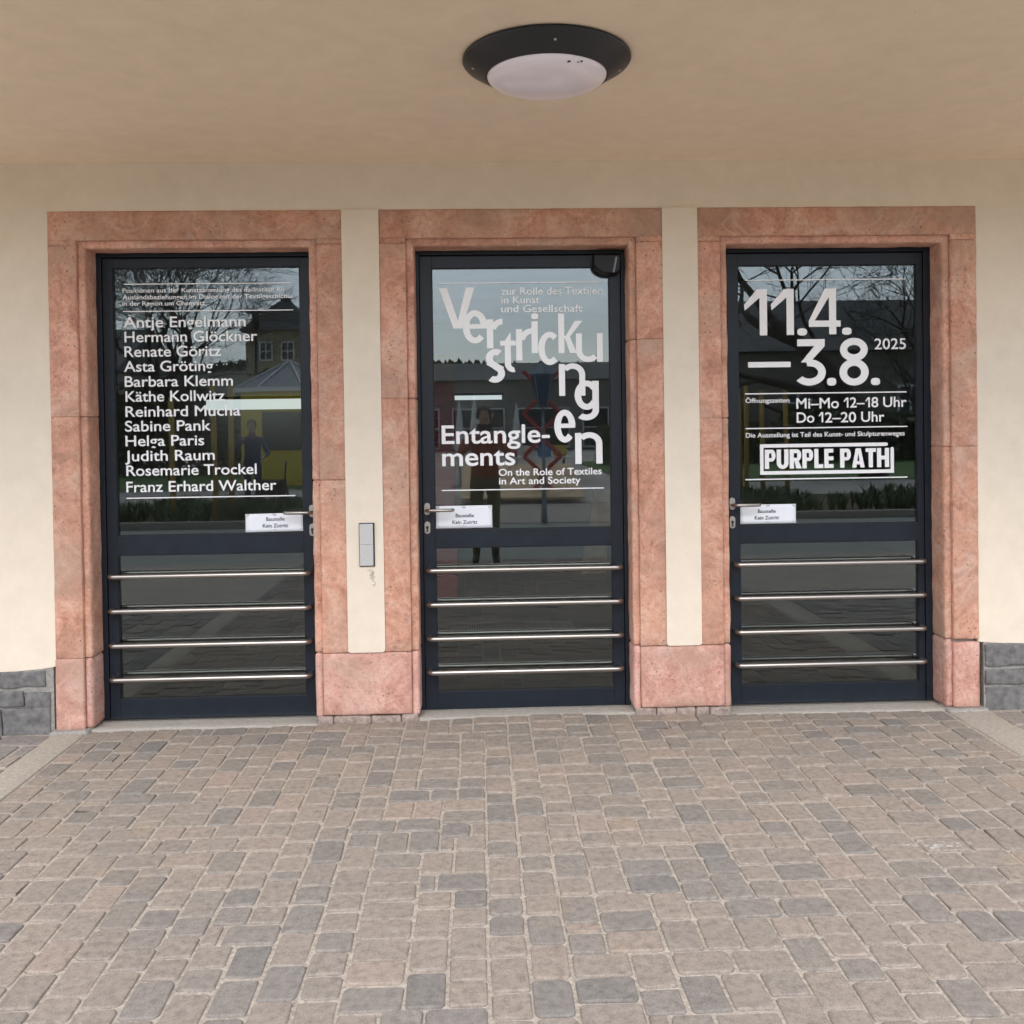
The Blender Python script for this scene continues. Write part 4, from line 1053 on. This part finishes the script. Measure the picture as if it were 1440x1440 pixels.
def person(loc, H, face, hands, lab, top, legs, scarf=None, stride=.10):
    """face = +1 looks to +Y; hands = two wrist targets relative to the feet"""
    s = H / 1.75; f = face
    def P(x, y, z): return (x * s, y * s * f, z * s)
    ch = [[(P(0, 0, .98), (.165 * s, .115 * s)), (P(0, -.01, 1.12), (.15 * s, .105 * s)), (P(0, 0, 1.30), (.175 * s, .12 * s)), (P(0, -.01, 1.43), (.12 * s, .085 * s)), (P(0, 0, 1.50), .055 * s), (P(0, .02, 1.565), (.062 * s, .07 * s)), (P(0, .02, 1.65), (.076 * s, .092 * s)), (P(0, .01, 1.725), (.055 * s, .065 * s))],
          [(P(0, .02, 1.60), .03 * s)]]
    ch = ch[:1]
    ch.append([(P(0, .02, 1.65), (.076 * s, .092 * s)), (P(0, .115, 1.625), .012 * s)])
    for k, sx in enumerate((-1, 1)):
        st = stride * (1 if k else -1) * .5
        ch.append([(P(0, 0, .98), (.165 * s, .115 * s)), (P(sx * .095, .0, .88), .088 * s), (P(sx * .10, .02 + st * .5, .50), .062 * s), (P(sx * .105, -.015 + st, .30), .056 * s), (P(sx * .105, -.02 + st, .085), .042 * s), (P(sx * .115, .07 + st, .045), .043 * s), (P(sx * .12, .16 + st, .032), .032 * s)])
        sh = Vector(P(sx * .185, 0, 1.40)); w = Vector(hands[k]); w = Vector((w.x, w.y * f, w.z))
        mid = (sh + w) / 2; reach = (w - sh).length; bend = math.sqrt(max(0, (.29 * s) ** 2 - (reach / 2) ** 2))
        el = mid + Vector((sx * .55, -.25 * f, -.8)).normalized() * bend
        d = (w - el).normalized(); side = Vector((1, 0, 0)) * -sx; side = (side - d * side.dot(d)).normalized(); up = d.cross(side)
        ch.append([(P(0, 0, 1.30), (.175 * s, .12 * s)), (tuple(sh), .062 * s), (tuple(el), .043 * s), (tuple(w), .029 * s), (tuple(w + d * .05 * s), (.036 * s, .018 * s)), (tuple(w + d * .085 * s), (.036 * s, .016 * s))])
        fl = (.052, .066, .072, .064)
        for q in range(4):
            b0 = w + d * .075 * s + side * (q - 1.5) * .019 * s * -1
            ch.append([(tuple(b0), .0085 * s), (tuple(b0 + d * fl[q] * .55 * s + up * .006 * s), .008 * s), (tuple(b0 + d * fl[q] * .9 * s + up * .022 * s), .007 * s)])
        b0 = w + d * .03 * s + side * .026 * s
        ch.append([(tuple(b0), .010 * s), (tuple(b0 + (side * .7 + d * .7) * .035 * s), .009 * s), (tuple(b0 + (side * .45 + d * .9) * .06 * s), .008 * s)])
    me = skin_body(ch)
    for mm in (M['skin'], top, legs, M['shoe'], M['plum'], M['hair']): me.materials.append(mm)
    wr = [Vector((h[0], h[1] * f, h[2])) for h in hands]
    for p in me.polygons:
        c = p.center; z = c.z / s; near = min((c - w).length for w in wr)
        if min((c - w).dot(w - Vector((0, 0, 1.3 * s))) for w in wr) > 0 and near < .2 * s: mi = 0
        elif z > 1.50: mi = 0
        elif z > .97: mi = 1
        elif z > .10: mi = 2
        else: mi = 3
        if near < .17 * s and any((c - w).normalized().dot((w - Vector((math.copysign(.25 * s, w.x), 0, 1.15 * s))).normalized()) > .1 for w in wr): mi = 0
        if scarf and 1.42 < z < 1.53: mi = 4
        p.material_index = mi; p.use_smooth = True
    o = bpy.data.objects.new('person', me); COL.objects.link(o); o.location = loc; tag(o, lab, 'person')
    bm = bmesh.new()                                        # hair: a cap over crown and back of the head
    for ring in range(8):
        pass
    n, mrg = 20, 9; rings = []
    for i in range(mrg + 1):
        th = R(95) * i / mrg
        row = []
        for q in range(n):
            a = 2 * math.pi * q / n; back = -math.sin(a)
            t2 = th * (1.25 if back > .2 else (.62 if back < -.3 else .95))
            row.append(bm.verts.new((loc[0] + .089 * s * math.sin(t2) * math.cos(a), loc[1] + f * (.010 * s + .107 * s * math.sin(t2) * math.sin(a)), loc[2] + s * (1.655 + .112 * math.cos(t2)))))
        rings.append(row)
    for a, b in zip(rings, rings[1:]):
        for q in range(n): bm.faces.new((a[q], a[(q + 1) % n], b[(q + 1) % n], b[q]))
    bmesh.ops.remove_doubles(bm, verts=bm.verts, dist=.0005)
    h = obj('hair', bm, M['hair'], o, smooth=True)
    for sx in (-1, 1):
        bm = bmesh.new(); tube(bm, [(loc[0] + sx * .032 * s, loc[1] + f * .104 * s, loc[2] + 1.662 * s), (loc[0] + sx * .032 * s, loc[1] + f * .113 * s, loc[2] + 1.662 * s)], .010 * s, 8); obj('eye', bm, M['hair'], o)
    bm = bmesh.new(); tube(bm, [(loc[0] - .022 * s, loc[1] + f * .103 * s, loc[2] + 1.592 * s), (loc[0], loc[1] + f * .108 * s, loc[2] + 1.590 * s), (loc[0] + .022 * s, loc[1] + f * .103 * s, loc[2] + 1.592 * s)], .005 * s, 6)
    obj('mouth', bm, M['plum'], o)
    for sx in (-1, 1):
        bm = bmesh.new(); tube(bm, [(loc[0] + sx * .080 * s, loc[1] + f * .012 * s, loc[2] + 1.61 * s), (loc[0] + sx * .090 * s, loc[1] + f * .004 * s, loc[2] + 1.645 * s), (loc[0] + sx * .086 * s, loc[1] + f * .0 * s, loc[2] + 1.672 * s)], [.010 * s, .014 * s, .010 * s], 8)
        obj('ear', bm, M['skin'], o, smooth=True)
    return o
person((.06, -5.16, 0), 1.70, 1, ((-.075, .27, 1.40), (.075, .27, 1.40)), 'person in rust red jumper and olive trousers holding up a phone', M['rust_shirt'], M['olive'])
t = thing('phone', 'black phone held up by the person in the rust red jumper', 'phone', (.06, -4.78, 1.47))
bm = bmesh.new(); box(bm, -.02, .14, -4.795, -4.787, 1.435, 1.505); obj('phone_body', bm, M['black'], t, bevel=.004)
person((-3.95, -11.6, 0), 1.66, 1, ((-.12, .20, 1.30), (.26, .34, 1.02)), 'person in navy jacket and plum scarf standing by a walking frame', M['navy'], M['navy'], scarf=True)
t = thing('rollator', 'black walking frame on wheels beside the person in the navy jacket', 'walking frame', (-3.55, -11.3, 0))
bm = bmesh.new()
for x in (-3.75, -3.30):
    tube(bm, [(x, -10.95, .12), (x, -11.22, .9), (x, -11.45, .95)], .016, 8); tube(bm, [(x, -11.55, .12), (x, -11.18, .62)], .016, 8)
tube(bm, [(-3.75, -11.15, .62), (-3.30, -11.15, .62)], .016, 8); obj('frame', bm, M['black'], t, smooth=True)
bm = bmesh.new(); rough_box(bm, -3.72, -3.33, -11.45, -11.05, .38, .62, .05, .01, .03, 3.); obj('seat_bag', bm, M['black'], t, smooth=True)
for x in (-3.75, -3.30):
    for y in (-10.95, -11.55):
        bm = bmesh.new(); pts = [(x, y + .09 * math.cos(2 * math.pi * q / 16), .105 + .09 * math.sin(2 * math.pi * q / 16)) for q in range(17)]
        tube(bm, pts, .016, 6, cap=False); tube(bm, [(x - .012, y, .105), (x + .012, y, .105)], .03, 8); obj('wheel', bm, M['black'], t, smooth=True)
